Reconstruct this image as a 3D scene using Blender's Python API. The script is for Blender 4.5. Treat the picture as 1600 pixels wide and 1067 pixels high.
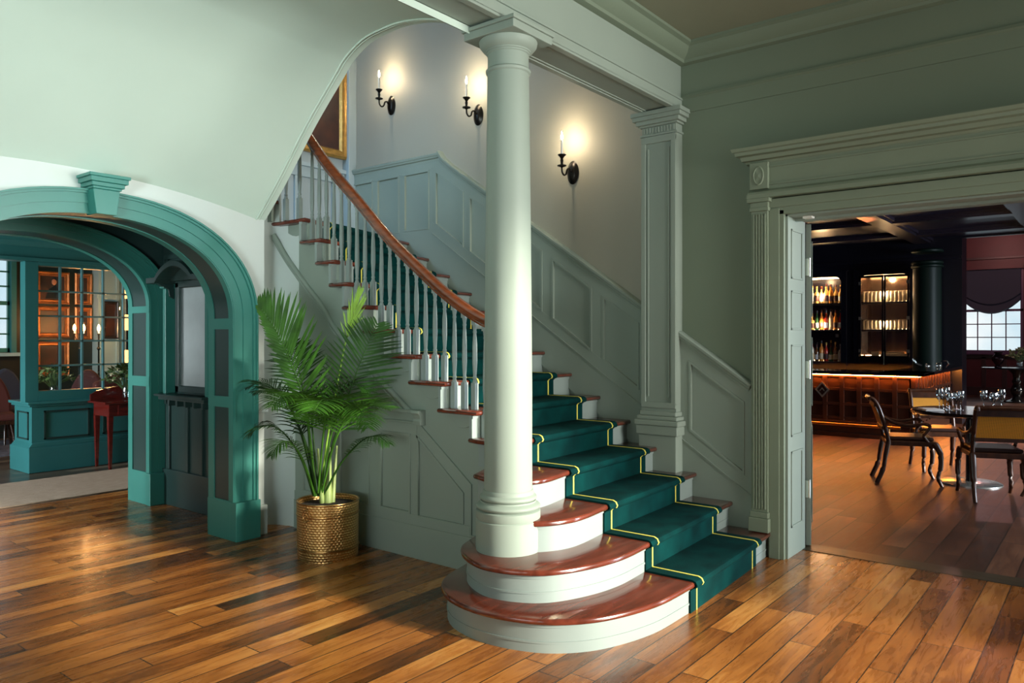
import bpy, bmesh, math, random
from mathutils import Vector, Matrix
random.seed(7)
R = math.radians; PI = math.pi
scene = bpy.context.scene
for o in list(bpy.data.objects): bpy.data.objects.remove(o)
COL = scene.collection
# ---------------------------------------------------------------- camera
cam = bpy.data.cameras.new('camera'); camo = bpy.data.objects.new('camera', cam); COL.objects.link(camo)
camo.location = (0, 0, 1.5); camo.rotation_euler = (R(90), 0, -math.atan2(.7825, .6226))
cam.sensor_width = 36; cam.lens = 36*1194/1600; cam.shift_y = -6.5/1600
cam.clip_start = .05; cam.clip_end = 200
scene.camera = camo
# ---------------------------------------------------------------- world (hazy daylight)
w = bpy.data.worlds.new('sky'); scene.world = w; w.use_nodes = True
nt = w.node_tree; nt.nodes.clear()
wo = nt.nodes.new('ShaderNodeOutputWorld'); bg = nt.nodes.new('ShaderNodeBackground')
tc = nt.nodes.new('ShaderNodeTexCoord'); nz = nt.nodes.new('ShaderNodeTexNoise'); rp = nt.nodes.new('ShaderNodeValToRGB')
nz.inputs['Scale'].default_value = 9; nz.inputs['Detail'].default_value = 5
rp.color_ramp.elements[0].position = .38; rp.color_ramp.elements[0].color = (.60, .80, .90, 1)
rp.color_ramp.elements[1].position = .60; rp.color_ramp.elements[1].color = (.95, 1.0, 1.0, 1)
nt.links.new(tc.outputs['Generated'], nz.inputs['Vector']); nt.links.new(nz.outputs['Fac'], rp.inputs['Fac'])
nt.links.new(rp.outputs['Color'], bg.inputs['Color']); bg.inputs['Strength'].default_value = .95
nt.links.new(bg.outputs[0], wo.inputs['Surface'])

def area(name, loc, target, sx, sy, power, color, spread=180):
    l = bpy.data.lights.new(name, 'AREA'); l.shape = 'RECTANGLE'; l.size = sx; l.size_y = sy
    l.energy = power; l.color = color; l.spread = R(spread)
    o = bpy.data.objects.new(name, l); COL.objects.link(o); o.location = loc
    o.rotation_euler = (Vector(target)-Vector(loc)).to_track_quat('-Z', 'Y').to_euler(); return o
def point(name, loc, power, color, rad=.02):
    l = bpy.data.lights.new(name, 'POINT'); l.energy = power; l.color = color; l.shadow_soft_size = rad
    o = bpy.data.objects.new(name, l); COL.objects.link(o); o.location = loc; return o
# daylight entering by the entrance behind and to the right of the camera
area('entrance_daylight', (3.9, -4.2, 1.75), (3.0, 5, 1.45), 2.9, 2.5, 92, (1.0, .985, .93), 70)
sl = bpy.data.lights.new('sun', 'SUN'); sl.energy = 6.2; sl.angle = R(6); sl.color = (1, .94, .80)
so = bpy.data.objects.new('sun', sl); COL.objects.link(so); so.location = (3, -8, 4)
so.rotation_euler = Vector((-.13, 1, -.28)).to_track_quat('-Z', 'Y').to_euler()
area('side_fill', (-3.9, 1.1, 1.5), (3.6, 3.6, .9), 3.6, 1.6, 34, (.92, 1.0, .97), 130)  # added fill light from the left, not a known window
area('cove_fill', (-3.2, .2, 1.2), (1.3, 4.2, 3.0), 1.6, 1.4, 38, (.80, .97, 1.0), 62)  # added bluish fill aimed up to brighten the cove
# landing window of the stairwell, out of view
area('landing_window_daylight', (1.9, 5.9, 4.4), (5.2, 5.6, 3.2), 1.0, 1.4, 20, (.45, .70, 1.0), 110)
scene.view_settings.view_transform = 'Standard'; scene.view_settings.look = 'None'
scene.view_settings.exposure = 0.27; scene.view_settings.gamma = 1.0

# ---------------------------------------------------------------- materials
MATS = {}
def mat(name, col, rough=.5, metal=0, bump=0, bscale=40, var=0, vscale=3, emit=0, spec=.5, coat=0, emcol=None, trans=0, stretch=None, col2=None):
    if name in MATS: return MATS[name]
    m = bpy.data.materials.new(name); m.use_nodes = True; t = m.node_tree; b = t.nodes['Principled BSDF']
    b.inputs['Base Color'].default_value = (*col, 1); b.inputs['Roughness'].default_value = rough; b.inputs['Metallic'].default_value = metal
    b.inputs['Specular IOR Level'].default_value = spec; b.inputs['Coat Weight'].default_value = coat; b.inputs['Coat Roughness'].default_value = .12
    b.inputs['Transmission Weight'].default_value = trans
    if emit: b.inputs['Emission Color'].default_value = (*(emcol or col), 1); b.inputs['Emission Strength'].default_value = emit
    if var or bump or col2:
        c = t.nodes.new('ShaderNodeTexCoord'); mp = t.nodes.new('ShaderNodeMapping'); t.links.new(c.outputs['Object'], mp.inputs[0])
        if stretch: mp.inputs['Scale'].default_value = stretch
    if var or col2:
        n = t.nodes.new('ShaderNodeTexNoise'); n.inputs['Scale'].default_value = vscale; n.inputs['Detail'].default_value = 6
        r = t.nodes.new('ShaderNodeValToRGB'); t.links.new(mp.outputs[0], n.inputs['Vector']); t.links.new(n.outputs['Fac'], r.inputs['Fac'])
        c2 = col2 or tuple(x*(1-var) for x in col)
        r.color_ramp.elements[0].position = .35; r.color_ramp.elements[1].position = .68
        r.color_ramp.elements[0].color = (*c2, 1); r.color_ramp.elements[1].color = (*col, 1); t.links.new(r.outputs[0], b.inputs['Base Color'])
    if bump:
        n = t.nodes.new('ShaderNodeTexNoise'); n.inputs['Scale'].default_value = bscale; bm = t.nodes.new('ShaderNodeBump')
        bm.inputs['Strength'].default_value = bump; bm.inputs['Distance'].default_value = .01
        t.links.new(mp.outputs[0], n.inputs['Vector']); t.links.new(n.outputs['Fac'], bm.inputs['Height']); t.links.new(bm.outputs[0], b.inputs['Normal'])
    MATS[name] = m; return m

def plank_mat(name, stops, width, length, rough, grain=.5, coat=.2, rot=0, bumps=.35, gap=.0022):
    m = bpy.data.materials.new(name); m.use_nodes = True; t = m.node_tree; b = t.nodes['Principled BSDF']; L = t.links.new
    c = t.nodes.new('ShaderNodeTexCoord'); mp = t.nodes.new('ShaderNodeMapping'); L(c.outputs['Object'], mp.inputs[0]); mp.inputs['Rotation'].default_value = (0, 0, rot)
    br = t.nodes.new('ShaderNodeTexBrick'); L(mp.outputs[0], br.inputs['Vector'])
    br.inputs['Color1'].default_value = (0, 0, 0, 1); br.inputs['Color2'].default_value = (1, 1, 1, 1); br.inputs['Mortar'].default_value = (.5, .5, .5, 1)
    br.inputs['Scale'].default_value = 1; br.inputs['Brick Width'].default_value = length; br.inputs['Row Height'].default_value = width
    br.inputs['Mortar Size'].default_value = gap; br.inputs['Mortar Smooth'].default_value = .1; br.inputs['Bias'].default_value = 0
    br.offset = .37; br.offset_frequency = 3; br.squash = 1.35; br.squash_frequency = 2
    # per-plank random shift of the grain
    sc = t.nodes.new('ShaderNodeVectorMath'); sc.operation = 'SCALE'; sc.inputs[3].default_value = 7.3; L(br.outputs['Color'], sc.inputs[0])
    ad = t.nodes.new('ShaderNodeVectorMath'); ad.operation = 'ADD'; L(mp.outputs[0], ad.inputs[0]); L(sc.outputs[0], ad.inputs[1])
    m2 = t.nodes.new('ShaderNodeMapping'); L(ad.outputs[0], m2.inputs[0]); m2.inputs['Scale'].default_value = (1.1, 9, 1)
    g = t.nodes.new('ShaderNodeTexNoise'); L(m2.outputs[0], g.inputs['Vector']); g.inputs['Scale'].default_value = 2.2; g.inputs['Detail'].default_value = 9; g.inputs['Roughness'].default_value = .62; g.inputs['Distortion'].default_value = 1.3
    m3 = t.nodes.new('ShaderNodeMapping'); L(ad.outputs[0], m3.inputs[0]); m3.inputs['Scale'].default_value = (.9, 2.6, 1)
    k = t.nodes.new('ShaderNodeTexNoise'); L(m3.outputs[0], k.inputs['Vector']); k.inputs['Scale'].default_value = 1.4; k.inputs['Detail'].default_value = 3
    a1 = t.nodes.new('ShaderNodeMath'); a1.operation = 'MULTIPLY_ADD'; L(g.outputs['Fac'], a1.inputs[0]); a1.inputs[1].default_value = grain; L(br.outputs['Color'], a1.inputs[2])
    a2 = t.nodes.new('ShaderNodeMath'); a2.operation = 'MULTIPLY_ADD'; L(k.outputs['Fac'], a2.inputs[0]); a2.inputs[1].default_value = grain*1.2; L(a1.outputs[0], a2.inputs[2])
    a3 = t.nodes.new('ShaderNodeMapRange'); L(a2.outputs[0], a3.inputs[0]); a3.inputs[1].default_value = grain*.75; a3.inputs[2].default_value = 1+grain*1.45
    r = t.nodes.new('ShaderNodeValToRGB'); L(a3.outputs[0], r.inputs['Fac'])
    while len(r.color_ramp.elements) < len(stops): r.color_ramp.elements.new(.5)
    for e, (p, cc) in zip(r.color_ramp.elements, stops): e.position = p; e.color = (*cc, 1)
    mx = t.nodes.new('ShaderNodeMix'); mx.data_type = 'RGBA'; L(br.outputs['Fac'], mx.inputs[0]); L(r.outputs[0], mx.inputs[6]); mx.inputs[7].default_value = (.02, .01, .006, 1)
    L(mx.outputs[2], b.inputs['Base Color'])
    rr = t.nodes.new('ShaderNodeMapRange'); L(g.outputs['Fac'], rr.inputs[0]); rr.inputs[3].default_value = rough-.08; rr.inputs[4].default_value = rough+.14; L(rr.outputs[0], b.inputs['Roughness'])
    hh = t.nodes.new('ShaderNodeMath'); hh.operation = 'MULTIPLY_ADD'; L(br.outputs['Fac'], hh.inputs[0]); hh.inputs[1].default_value = -.8; L(g.outputs['Fac'], hh.inputs[2])
    bm = t.nodes.new('ShaderNodeBump'); bm.inputs['Strength'].default_value = bumps; bm.inputs['Distance'].default_value = .004; L(hh.outputs[0], bm.inputs['Height']); L(bm.outputs[0], b.inputs['Normal'])
    b.inputs['Coat Weight'].default_value = coat; b.inputs['Coat Roughness'].default_value = .15
    MATS[name] = m; return m

SAGE = mat('sage_paint', (.28, .335, .28), .52, var=.06, vscale=1.5, spec=.3)
DOORT = mat('olive_sage_paint', (.215, .262, .185), .45, var=.06, spec=.35)
SAGEW = mat('sage_wall_paint', (.175, .222, .155), .62, var=.07, vscale=1.2, bump=.05, bscale=60)
PALE = mat('pale_sage_paint', (.60, .66, .62), .5, var=.05, vscale=2)
RISER = mat('stair_white_paint', (.26, .315, .29), .45, var=.05, vscale=2)
COVE = mat('cove_plaster', (.56, .68, .58), .7, var=.08, vscale=1.1)
CEIL = mat('ceiling_paint', (.24, .25, .17), .7, var=.05)
STAIRW = mat('stair_wall_paint', (.34, .33, .265), .6, var=.06, vscale=1.4, bump=.06, bscale=50)
TEAL = mat('teal_paint', (.04, .215, .175), .36, var=.10, vscale=2.2)
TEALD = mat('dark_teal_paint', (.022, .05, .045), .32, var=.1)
TEALR = mat('teal_room_paint', (.035, .19, .19), .35, var=.1)
MAHOG = mat('mahogany', (.165, .036, .019), .2, var=.45, vscale=4, coat=.7, stretch=(1, 6, 6))
RAILM = mat('handrail_wood', (.24, .055, .015), .22, var=.5, vscale=5, coat=.7, stretch=(6, 1, 6))
CARPET = mat('carpet_teal', (.0, .040, .037), .95, bump=.6, bscale=400, spec=.1, col2=(.0, .020, .0195), vscale=6)
STRIPE = mat('carpet_stripe', (.72, .64, .10), .9)
BRASS = mat('brass', (.62, .36, .13), .28, 1, var=.35, vscale=5)
BRONZE = mat('dark_bronze', (.02, .018, .015), .32, .8)
WAX = mat('candle_sleeve', (.85, .83, .75), .4)
FLAME = mat('lamp_flame', (1, .85, .6), .4, emit=60, emcol=(1, .78, .5))
GOLD = mat('gold_frame', (.62, .35, .09), .35, .7, bump=.4, bscale=60, var=.3, vscale=20)
BLACKP = mat('black_paint', (.006, .007, .014), .3, var=.2)
NAVY = mat('navy_paint', (.006, .008, .03), .4)
REDP = mat('dark_red_paint', (.085, .008, .014), .45, var=.15)
REDB = mat('red_brown_panel', (.045, .014, .016), .4, var=.2)
DWOOD = mat('dark_walnut', (.045, .018, .009), .25, var=.4, vscale=6, coat=.5, stretch=(5, 5, 1))
BARW = mat('bar_mahogany', (.045, .014, .006), .35, var=.3, vscale=5, coat=.3)
LEATH = mat('brown_leather', (.05, .025, .02), .3, bump=.2, bscale=90)
STEEL = mat('hinge_metal', (.62, .66, .58), .3, .9)
FABRED = mat('rust_fabric', (.11, .02, .012), .8, bump=.3, bscale=120, var=.2)
FABBLUE = mat('navy_fabric', (.03, .045, .08), .7, bump=.2, bscale=120)
RUG1 = mat('wool_rug', (.50, .38, .28), .95, bump=.5, bscale=300, col2=(.38, .27, .19), vscale=9, stretch=(1, 8, 1))
RUG2 = mat('blue_grey_rug', (.20, .20, .25), .95, bump=.5, bscale=300, col2=(.08, .08, .11), vscale=14)
LEAF = mat('palm_leaf', (.055, .17, .016), .5, spec=.16, var=.6, vscale=7)
DARKL = mat('dark_palm_leaf', (.018, .062, .008), .5, spec=.14, var=.6, vscale=7)
LEAFY = mat('young_palm_leaf', (.24, .44, .05), .5, spec=.2, var=.4, vscale=9)
STEM = mat('palm_stem', (.30, .40, .12), .45, var=.4, vscale=8)
SOIL = mat('potting_soil', (.02, .012, .008), .95, bump=.8, bscale=60)
WHITE = mat('white_linen', (.72, .73, .76), .7)
BLUEP = mat('pale_blue_panel', (.34, .50, .53), .5)
CREAM = mat('cream_label', (.75, .62, .42), .6)
FLOOR = plank_mat('oak_floor', [(0, (.022, .006, .001)), (.22, (.10, .030, .004)), (.45, (.27, .082, .012)), (.7, (.50, .18, .034)), (1, (.78, .38, .10))], .128, 1.05, .25, grain=1.5, gap=.003)
FLOORD = plank_mat('dark_oak_floor', [(0, (.016, .006, .005)), (.35, (.05, .018, .012)), (.7, (.12, .045, .024)), (1, (.26, .115, .06))], .17, 1.0, .40, coat=0, grain=1.3, bumps=.25, gap=.005)
def glass_mat(name, col=(1, 1, 1), rough=.02, alpha=.2):
    m = bpy.data.materials.new(name); m.use_nodes = True; t = m.node_tree; t.nodes.clear()
    o = t.nodes.new('ShaderNodeOutputMaterial'); g = t.nodes.new('ShaderNodeBsdfGlossy'); tr = t.nodes.new('ShaderNodeBsdfTransparent'); mx = t.nodes.new('ShaderNodeMixShader')
    g.inputs['Roughness'].default_value = rough; tr.inputs['Color'].default_value = (*col, 1); mx.inputs[0].default_value = alpha
    t.links.new(tr.outputs[0], mx.inputs[1]); t.links.new(g.outputs[0], mx.inputs[2]); t.links.new(mx.outputs[0], o.inputs[0]); MATS[name] = m; return m
PANE = glass_mat('window_glass', alpha=.07)
GLASS = glass_mat('drinking_glass', (.86, .9, .92), .05, .30)
MIRROR = mat('mirror_glass', (.75, .80, .78), .30, 1, var=.25, vscale=2)

# ---------------------------------------------------------------- mesh helpers
class MB:
    def __init__(s): s.v = []; s.f = []; s.M = None
    def add(s, vs, fs):
        n = len(s.v)
        if s.M is not None: vs = [tuple(s.M @ Vector(p)) for p in vs]
        s.v += [tuple(p) for p in vs]; s.f += [tuple(i+n for i in f) for f in fs]; return s
    def box(s, x0, y0, z0, x1, y1, z1):
        x0, x1 = sorted((x0, x1)); y0, y1 = sorted((y0, y1)); z0, z1 = sorted((z0, z1))
        return s.add([(x0,y0,z0),(x1,y0,z0),(x1,y1,z0),(x0,y1,z0),(x0,y0,z1),(x1,y0,z1),(x1,y1,z1),(x0,y1,z1)],
                     [(0,3,2,1),(4,5,6,7),(0,1,5,4),(1,2,6,5),(2,3,7,6),(3,0,4,7)])
    def prism(s, poly, ax, lo, hi):       # polygon extruded along axis; poly coords are the other two axes in order
        def P(u, v, t): return (t, u, v) if ax == 'x' else (u, t, v) if ax == 'y' else (u, v, t)
        n = len(poly); vs = [P(u, v, lo) for u, v in poly]+[P(u, v, hi) for u, v in poly]
        return s.add(vs, [tuple(range(n))[::-1], tuple(range(n, 2*n))]+[(i, (i+1) % n, n+(i+1) % n, n+i) for i in range(n)])
    def lathe(s, x, y, prof, n=24, z=0, sx=1, sy=1):
        vs = []; m = len(prof)
        for i in range(n):
            c, q = math.cos(2*PI*i/n), math.sin(2*PI*i/n)
            vs += [(x+r*c*sx, y+r*q*sy, z+h) for r, h in prof]
        fs = [(i*m+j, ((i+1) % n)*m+j, ((i+1) % n)*m+j+1, i*m+j+1) for i in range(n) for j in range(m-1)]
        if prof[0][0] > 1e-4: fs.append(tuple(i*m for i in range(n))[::-1])
        if prof[-1][0] > 1e-4: fs.append(tuple(i*m+m-1 for i in range(n)))
        return s.add(vs, fs)
    def rings(s, rings, caps=True, closed=True):
        n = len(rings[0]); vs = [p for r in rings for p in r]; fs = []
        for i in range(len(rings)-1):
            for j in range(n if closed else n-1):
                fs.append((i*n+j, i*n+(j+1) % n, (i+1)*n+(j+1) % n, (i+1)*n+j))
        if caps and closed: fs += [tuple(range(n))[::-1], tuple(range((len(rings)-1)*n, len(rings)*n))]
        return s.add(vs, fs)
    def tube(s, pts, rad, n=8, sq=1.0, up=(0, 0, 1)):
        pts = [Vector(p) for p in pts]; rs = []
        if not hasattr(rad, '__len__'): rad = [rad]*len(pts)
        for i, p in enumerate(pts):
            t = (pts[min(i+1, len(pts)-1)]-pts[max(i-1, 0)]).normalized(); u = Vector(up)
            if abs(t.dot(u)) > .97: u = Vector((1, 0, 0)) if abs(t.x) < .9 else Vector((0, 1, 0))
            a = t.cross(u).normalized(); b = a.cross(t).normalized()
            rs.append([tuple(p+a*math.cos(2*PI*k/n)*rad[i]+b*math.sin(2*PI*k/n)*rad[i]*sq) for k in range(n)])
        return s.rings(rs)
    def strip(s, path, thick, ax='z', lo=0, hi=1):   # wall-like ribbon along a 2D path
        L = offset(path, thick); return s.prism(list(path)+L[::-1], ax, lo, hi)
    def sph(s, c, r, n=10, sx=1, sy=1, sz=1):
        m = n//2; prof = [(math.sin(PI*j/m), -math.cos(PI*j/m)) for j in range(m+1)]
        vs = [(c[0]+r*sx*a*math.cos(2*PI*i/n), c[1]+r*sy*a*math.sin(2*PI*i/n), c[2]+r*sz*h) for i in range(n) for a, h in prof]
        return s.add(vs, [(i*(m+1)+j, ((i+1) % n)*(m+1)+j, ((i+1) % n)*(m+1)+j+1, i*(m+1)+j+1) for i in range(n) for j in range(m)])
def offset(path, d):
    out = []
    for i, p in enumerate(path):
        a = Vector(path[max(i-1, 0)]); b = Vector(path[min(i+1, len(path)-1)]); t = (b-a)
        t = t.normalized() if t.length > 1e-9 else Vector((1, 0)); out.append((p[0]-t.y*d, p[1]+t.x*d))
    return out
def catmull(pts, n=6):
    P = [Vector(p) for p in pts]; P = [P[0]*2-P[1]]+P+[P[-1]*2-P[-2]]; out = []
    for i in range(1, len(P)-2):
        for k in range(n):
            t = k/n; a, b, c, d = P[i-1], P[i], P[i+1], P[i+2]
            out.append(tuple(.5*((2*b)+(c-a)*t+(2*a-5*b+4*c-d)*t*t+(3*b-a-3*c+d)*t**3)))
    out.append(tuple(P[-2])); return out
def lerp_tab(tab, x):
    if x <= tab[0][0]: return tab[0][1]
    for (a, va), (b, vb) in zip(tab, tab[1:]):
        if x <= b: return va+(vb-va)*(x-a)/(b-a)
    return tab[-1][1]
LOC = {}
def obj(name, mb, m, parent=None, smooth=None, bevel=0, label=None, world=True):
    me = bpy.data.meshes.new(name); vs = mb.v
    if parent is not None and world:
        l = LOC[parent.name]; vs = [(x-l[0], y-l[1], z-l[2]) for x, y, z in vs]
    me.from_pydata(vs, [], mb.f); b = bmesh.new(); b.from_mesh(me); bmesh.ops.recalc_face_normals(b, faces=b.faces); b.to_mesh(me); b.free()
    for mm in (m if isinstance(m, (list, tuple)) else [m]): me.materials.append(mm)
    o = bpy.data.objects.new(name, me); COL.objects.link(o)
    if smooth is not None:
        me.polygons.foreach_set('use_smooth', [True]*len(me.polygons)); me.set_sharp_from_angle(angle=R(smooth))
    if bevel:
        bv = o.modifiers.new('bevel', 'BEVEL'); bv.width = bevel; bv.segments = 2; bv.limit_method = 'ANGLE'; bv.angle_limit = R(40); bv.harden_normals = False
    if parent is not None: o.parent = parent; LOC[o.name] = LOC[parent.name]
    else: LOC[o.name] = (0, 0, 0)
    if label: o['label'] = label
    return o
def thing(name, loc, label, cat, group=None, rz=0):
    o = bpy.data.objects.new(name, None); COL.objects.link(o); o.location = loc; o.rotation_euler = (0, 0, rz); o.empty_display_size = .1
    LOC[o.name] = tuple(loc); tag(o, label, cat, group); return o
def tag(o, label, cat, group=None):
    o['label'] = label; o['category'] = cat
    if group: o['group'] = group
    return o
def struct(name, mb, m, label=None, **k):
    o = obj(name, mb, m, **k); o['kind'] = 'structure'
    if label: o['label'] = label
    return o
def sroot(name, loc=(0, 0, 0), label=None):
    o = bpy.data.objects.new(name, None); COL.objects.link(o); o.location = loc; LOC[o.name] = tuple(loc); o['kind'] = 'structure'
    if label: o['label'] = label
    return o
def copy_tree(o, parent=None):
    c = o.copy(); COL.objects.link(c); c.parent = parent; LOC[c.name] = LOC.get(o.name, (0, 0, 0))
    for ch in list(o.children): copy_tree(ch, c)
    return c
def mould_y(mb, x, z, prof, y0, y1, sgn=-1):   # horizontal moulding running along y on plane x; prof (out, dz)
    mb.prism([(x+sgn*o, z+h) for o, h in prof], 'y', y0, y1); return mb
def prism_y(mb, poly, y0, y1): return mb.prism(poly, 'y', y0, y1)
# poly for axis 'y' is (x, z)
# ================================================================ HALL SHELL
CZ = 3.62
struct('floor', MB().box(-3.5, -3.2, -.05, 5.5, 7.62, 0), FLOOR)
struct('floor_lounge', MB().box(-3.5, 7.62, -.05, 8, 13.2, -.001), plank_mat('lounge_floor', [(0, (.03, .02, .015)), (.5, (.12, .075, .045)), (1, (.26, .19, .13))], .15, 1.2, .3, grain=.8))
struct('floor_bar', MB().box(5.68, -6, -.05, 24, 7, -.0005), FLOORD)
struct('trim_1', MB().box(5.5, -.4, -.04, 5.68, 1.9, .004), mat('threshold_wood', (.07, .055, .03), .35, var=.4, stretch=(6, 1, 1)), 'dark wooden threshold strip in the bar doorway')
c = MB().box(-3.5, -3.2, CZ, 5.3, 2.60, CZ+.1); struct('ceiling', c, CEIL)
# wall B (x = 5.2): hall part, door head, stair part
DY0, DY1, DZ = -.25, 1.77, 2.33
wb = MB(); wb.box(5.2, -3.2, 0, 5.5, DY0, CZ); wb.box(5.2, DY1, 0, 5.5, 2.6, CZ); wb.box(5.2, DY0, DZ, 5.5, DY1, CZ)
struct('wall_right', wb, SAGEW)
struct('wall_stair', MB().box(5.2, 2.6, 0, 5.45, 6.5, 5.6), STAIRW)
struct('wall_landing', MB().box(.6, 6.3, 2.6, 3.58, 6.5, 5.6).box(3.58, 6.3, 0, 5.2, 6.5, 5.6), mat('landing_wall', (.36, .44, .47), .6, var=.05))
struct('ceiling_stairwell', MB().box(.6, 2.7, 5.6, 5.45, 6.5, 5.7), CEIL)
struct('wall_back', MB().box(-3.5, -3.3, 0, 2.40, -3.2, CZ).box(4.95, -3.3, 0, 5.5, -3.2, CZ).box(2.40, -3.3, 3.55, 4.95, -3.2, CZ), SAGEW)
struct('wall_left', MB().box(-3.6, -3.2, 0, -3.5, 5.14, .9).box(-3.6, -3.2, 2.9, -3.5, 5.14, CZ).box(-3.6, -3.2, .9, -3.5, .6, 2.9).box(-3.6, 3.4, .9, -3.5, 5.14, 2.9), SAGEW)  # opening added so sky light fills the hall from the left
# crown and frieze bands on wall B and on the beam
def crown_prof(x, z, s=1): return [(x, z), (x-s*.15, z), (x-s*.15, z-.02), (x-s*.12, z-.03), (x-s*.10, z-.065), (x-s*.05, z-.095), (x-s*.045, z-.115), (x-s*.015, z-.12), (x, z-.12)]
t = MB(); t.prism(crown_prof(5.2, CZ), 'y', -3.2, 2.53)
t.prism([(5.2, 3.28), (5.18, 3.28), (5.175, 3.262), (5.19, 3.25), (5.2, 3.245)], 'y', -3.2, 2.53); t.prism([(5.2, 3.25), (5.19, 3.25), (5.19, 3.15), (5.2, 3.15)], 'y', -3.2, 2.53)
struct('trim_2', t, SAGEW, 'crown moulding and frieze band along the right wall', smooth=30)  # darker wall paint puts the dim light up here into the colour
BY0, BY1, BZ = 2.54, 2.80, 3.17
b = MB(); b.box(-3.5, BY0, BZ+.07, 5.2, BY1, CZ+.1); b.box(-3.5, BY0-.012, BZ+.012, 5.2, BY1+.01, BZ+.075)
b.box(-3.5, BY0+.035, BZ+.02, 5.2, BY1-.035, BZ+.06)
b.box(-3.5, BY0-.012, BZ, 5.2, BY0+.03, BZ+.02); b.box(-3.5, BY1-.03, BZ, 5.2, BY1+.01, BZ+.02)
b.box(-3.5, BY0+.03, BZ+.008, 5.2, BY0+.042, BZ+.02); b.box(-3.5, BY1-.05, BZ+.006, 5.2, BY1-.03, BZ+.02)
b.box(-3.5, BY0-.02, BZ+.075, 5.2, BY0, BZ+.092)
beam = struct('trim_3', b, SAGE, 'long panelled ceiling beam from the column to the right wall', bevel=.003)
t = MB(); t.prism([(y, z) for y, z in [(BY0, CZ), (BY0-.15, CZ), (BY0-.15, CZ-.02), (BY0-.12, CZ-.03), (BY0-.10, CZ-.065), (BY0-.05, CZ-.095), (BY0-.045, CZ-.115), (BY0-.015, CZ-.12), (BY0, CZ-.12)]], 'x', -3.5, 5.2)
obj('crown_moulding', t, SAGEW, beam, smooth=30)  # beam crown darkened by its paint to look dimly lit
struct('wall_over_beam', MB().box(-3.5, 2.6, CZ+.1, 5.2, 2.7, 5.6), CEIL)

# ---------------------------------------------------------------- door surround to the bar
ds = sroot('door_1', (5.2, 1.8, 0), 'wide cased doorway with fluted pilaster and cornice into the bar')
def casing(y0, y1, side):
    m = MB(); f0, f1 = (1.87, 1.985) if side > 0 else (DY0-.215, DY0-.10)
    m.box(5.135, f0, .31, 5.2, f1, 2.36)
    for i in range(5):
        a = f0+.012+i*.019; m.box(5.125, a, .33, 5.136, a+.011, 2.34)
    obj('fluted_pilaster', m, DOORT, ds, bevel=.002)
    m = MB().box(5.11, f0-.012, .175, 5.2, f1+.012, .27).box(5.12, f0-.006, .27, 5.2, f1+.006, .31); obj('pilaster_base', m, DOORT, ds, bevel=.004)
    m = MB().box(5.12, f0-.008, 2.36, 5.2, f1+.008, 2.385).box(5.127, f0-.004, 2.385, 5.2, f1+.004, 2.42).box(5.105, f0-.02, 2.42, 5.2, f1+.02, 2.447); obj('pilaster_capital', m, DOORT, ds, bevel=.003)
    m = MB(); m.box(5.12, f0-.006, 2.51, 5.2, f1+.006, 2.69)
    obj('frieze_block', m, DOORT, ds, bevel=.003)
    m = MB(); m.M = Matrix.Translation((5.12, (f0+f1)/2, 2.60)) @ Matrix.Rotation(R(-90), 4, 'Y'); m.lathe(0, 0, [(.038, 0), (.038, .004), (.033, .008), (.028, .004), (.0, .009)], 20, sx=1.75, sy=1)
    obj('oval_rosette', m, DOORT, ds, smooth=40)
casing(0, 0, 1); casing(0, 0, -1)
m = MB().box(5.165, 1.77, .0, 5.2, 1.87, 2.36).box(5.155, 1.80, 0, 5.17, 1.87, 2.37).box(5.165, DY0-.1, 0, 5.2, DY0, 2.36).box(5.165, DY0-.1, DZ, 5.2, 1.87, 2.44).box(5.155, DY0-.1, 2.38, 5.17, 1.87, 2.44); obj('inner_casing', m, DOORT, ds, bevel=.003)
m = MB().box(5.105, DY0-.235, 2.447, 5.2, 2.005, 2.475).prism([(5.2, 2.475), (5.11, 2.475), (5.115, 2.49), (5.14, 2.50), (5.15, 2.51), (5.2, 2.51)], 'y', DY0-.235, 2.0).box(5.15, DY0-.2, 2.51, 5.2, 1.98, 2.69)
m.box(5.14, DY0-.1, 2.535, 5.152, 1.86, 2.545).box(5.14, DY0-.1, 2.655, 5.152, 1.86, 2.665); obj('frieze', m, DOORT, ds, smooth=25)
m = MB(); prof = [(.055, 2.69), (.065, 2.705), (.09, 2.71), (.10, 2.735), (.135, 2.74), (.14, 2.76), (.16, 2.765), (.17, 2.785), (0, 2.785), (0, 2.69)]
rs = []
for o_, z_ in prof: rs.append([(5.2, 1.99+o_*.6, z_), (5.2-o_, 1.99+o_*.6, z_), (5.2-o_, DY0-.22-o_*.6, z_), (5.2, DY0-.22-o_*.6, z_)])
m.rings(rs, caps=True); obj('cornice', m, DOORT, ds, smooth=25)
m = MB().box(5.185, DY0-.3, 2.785, 5.2, 1.93, 2.83); obj('cornice_backing', m, DOORT, ds)
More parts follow.
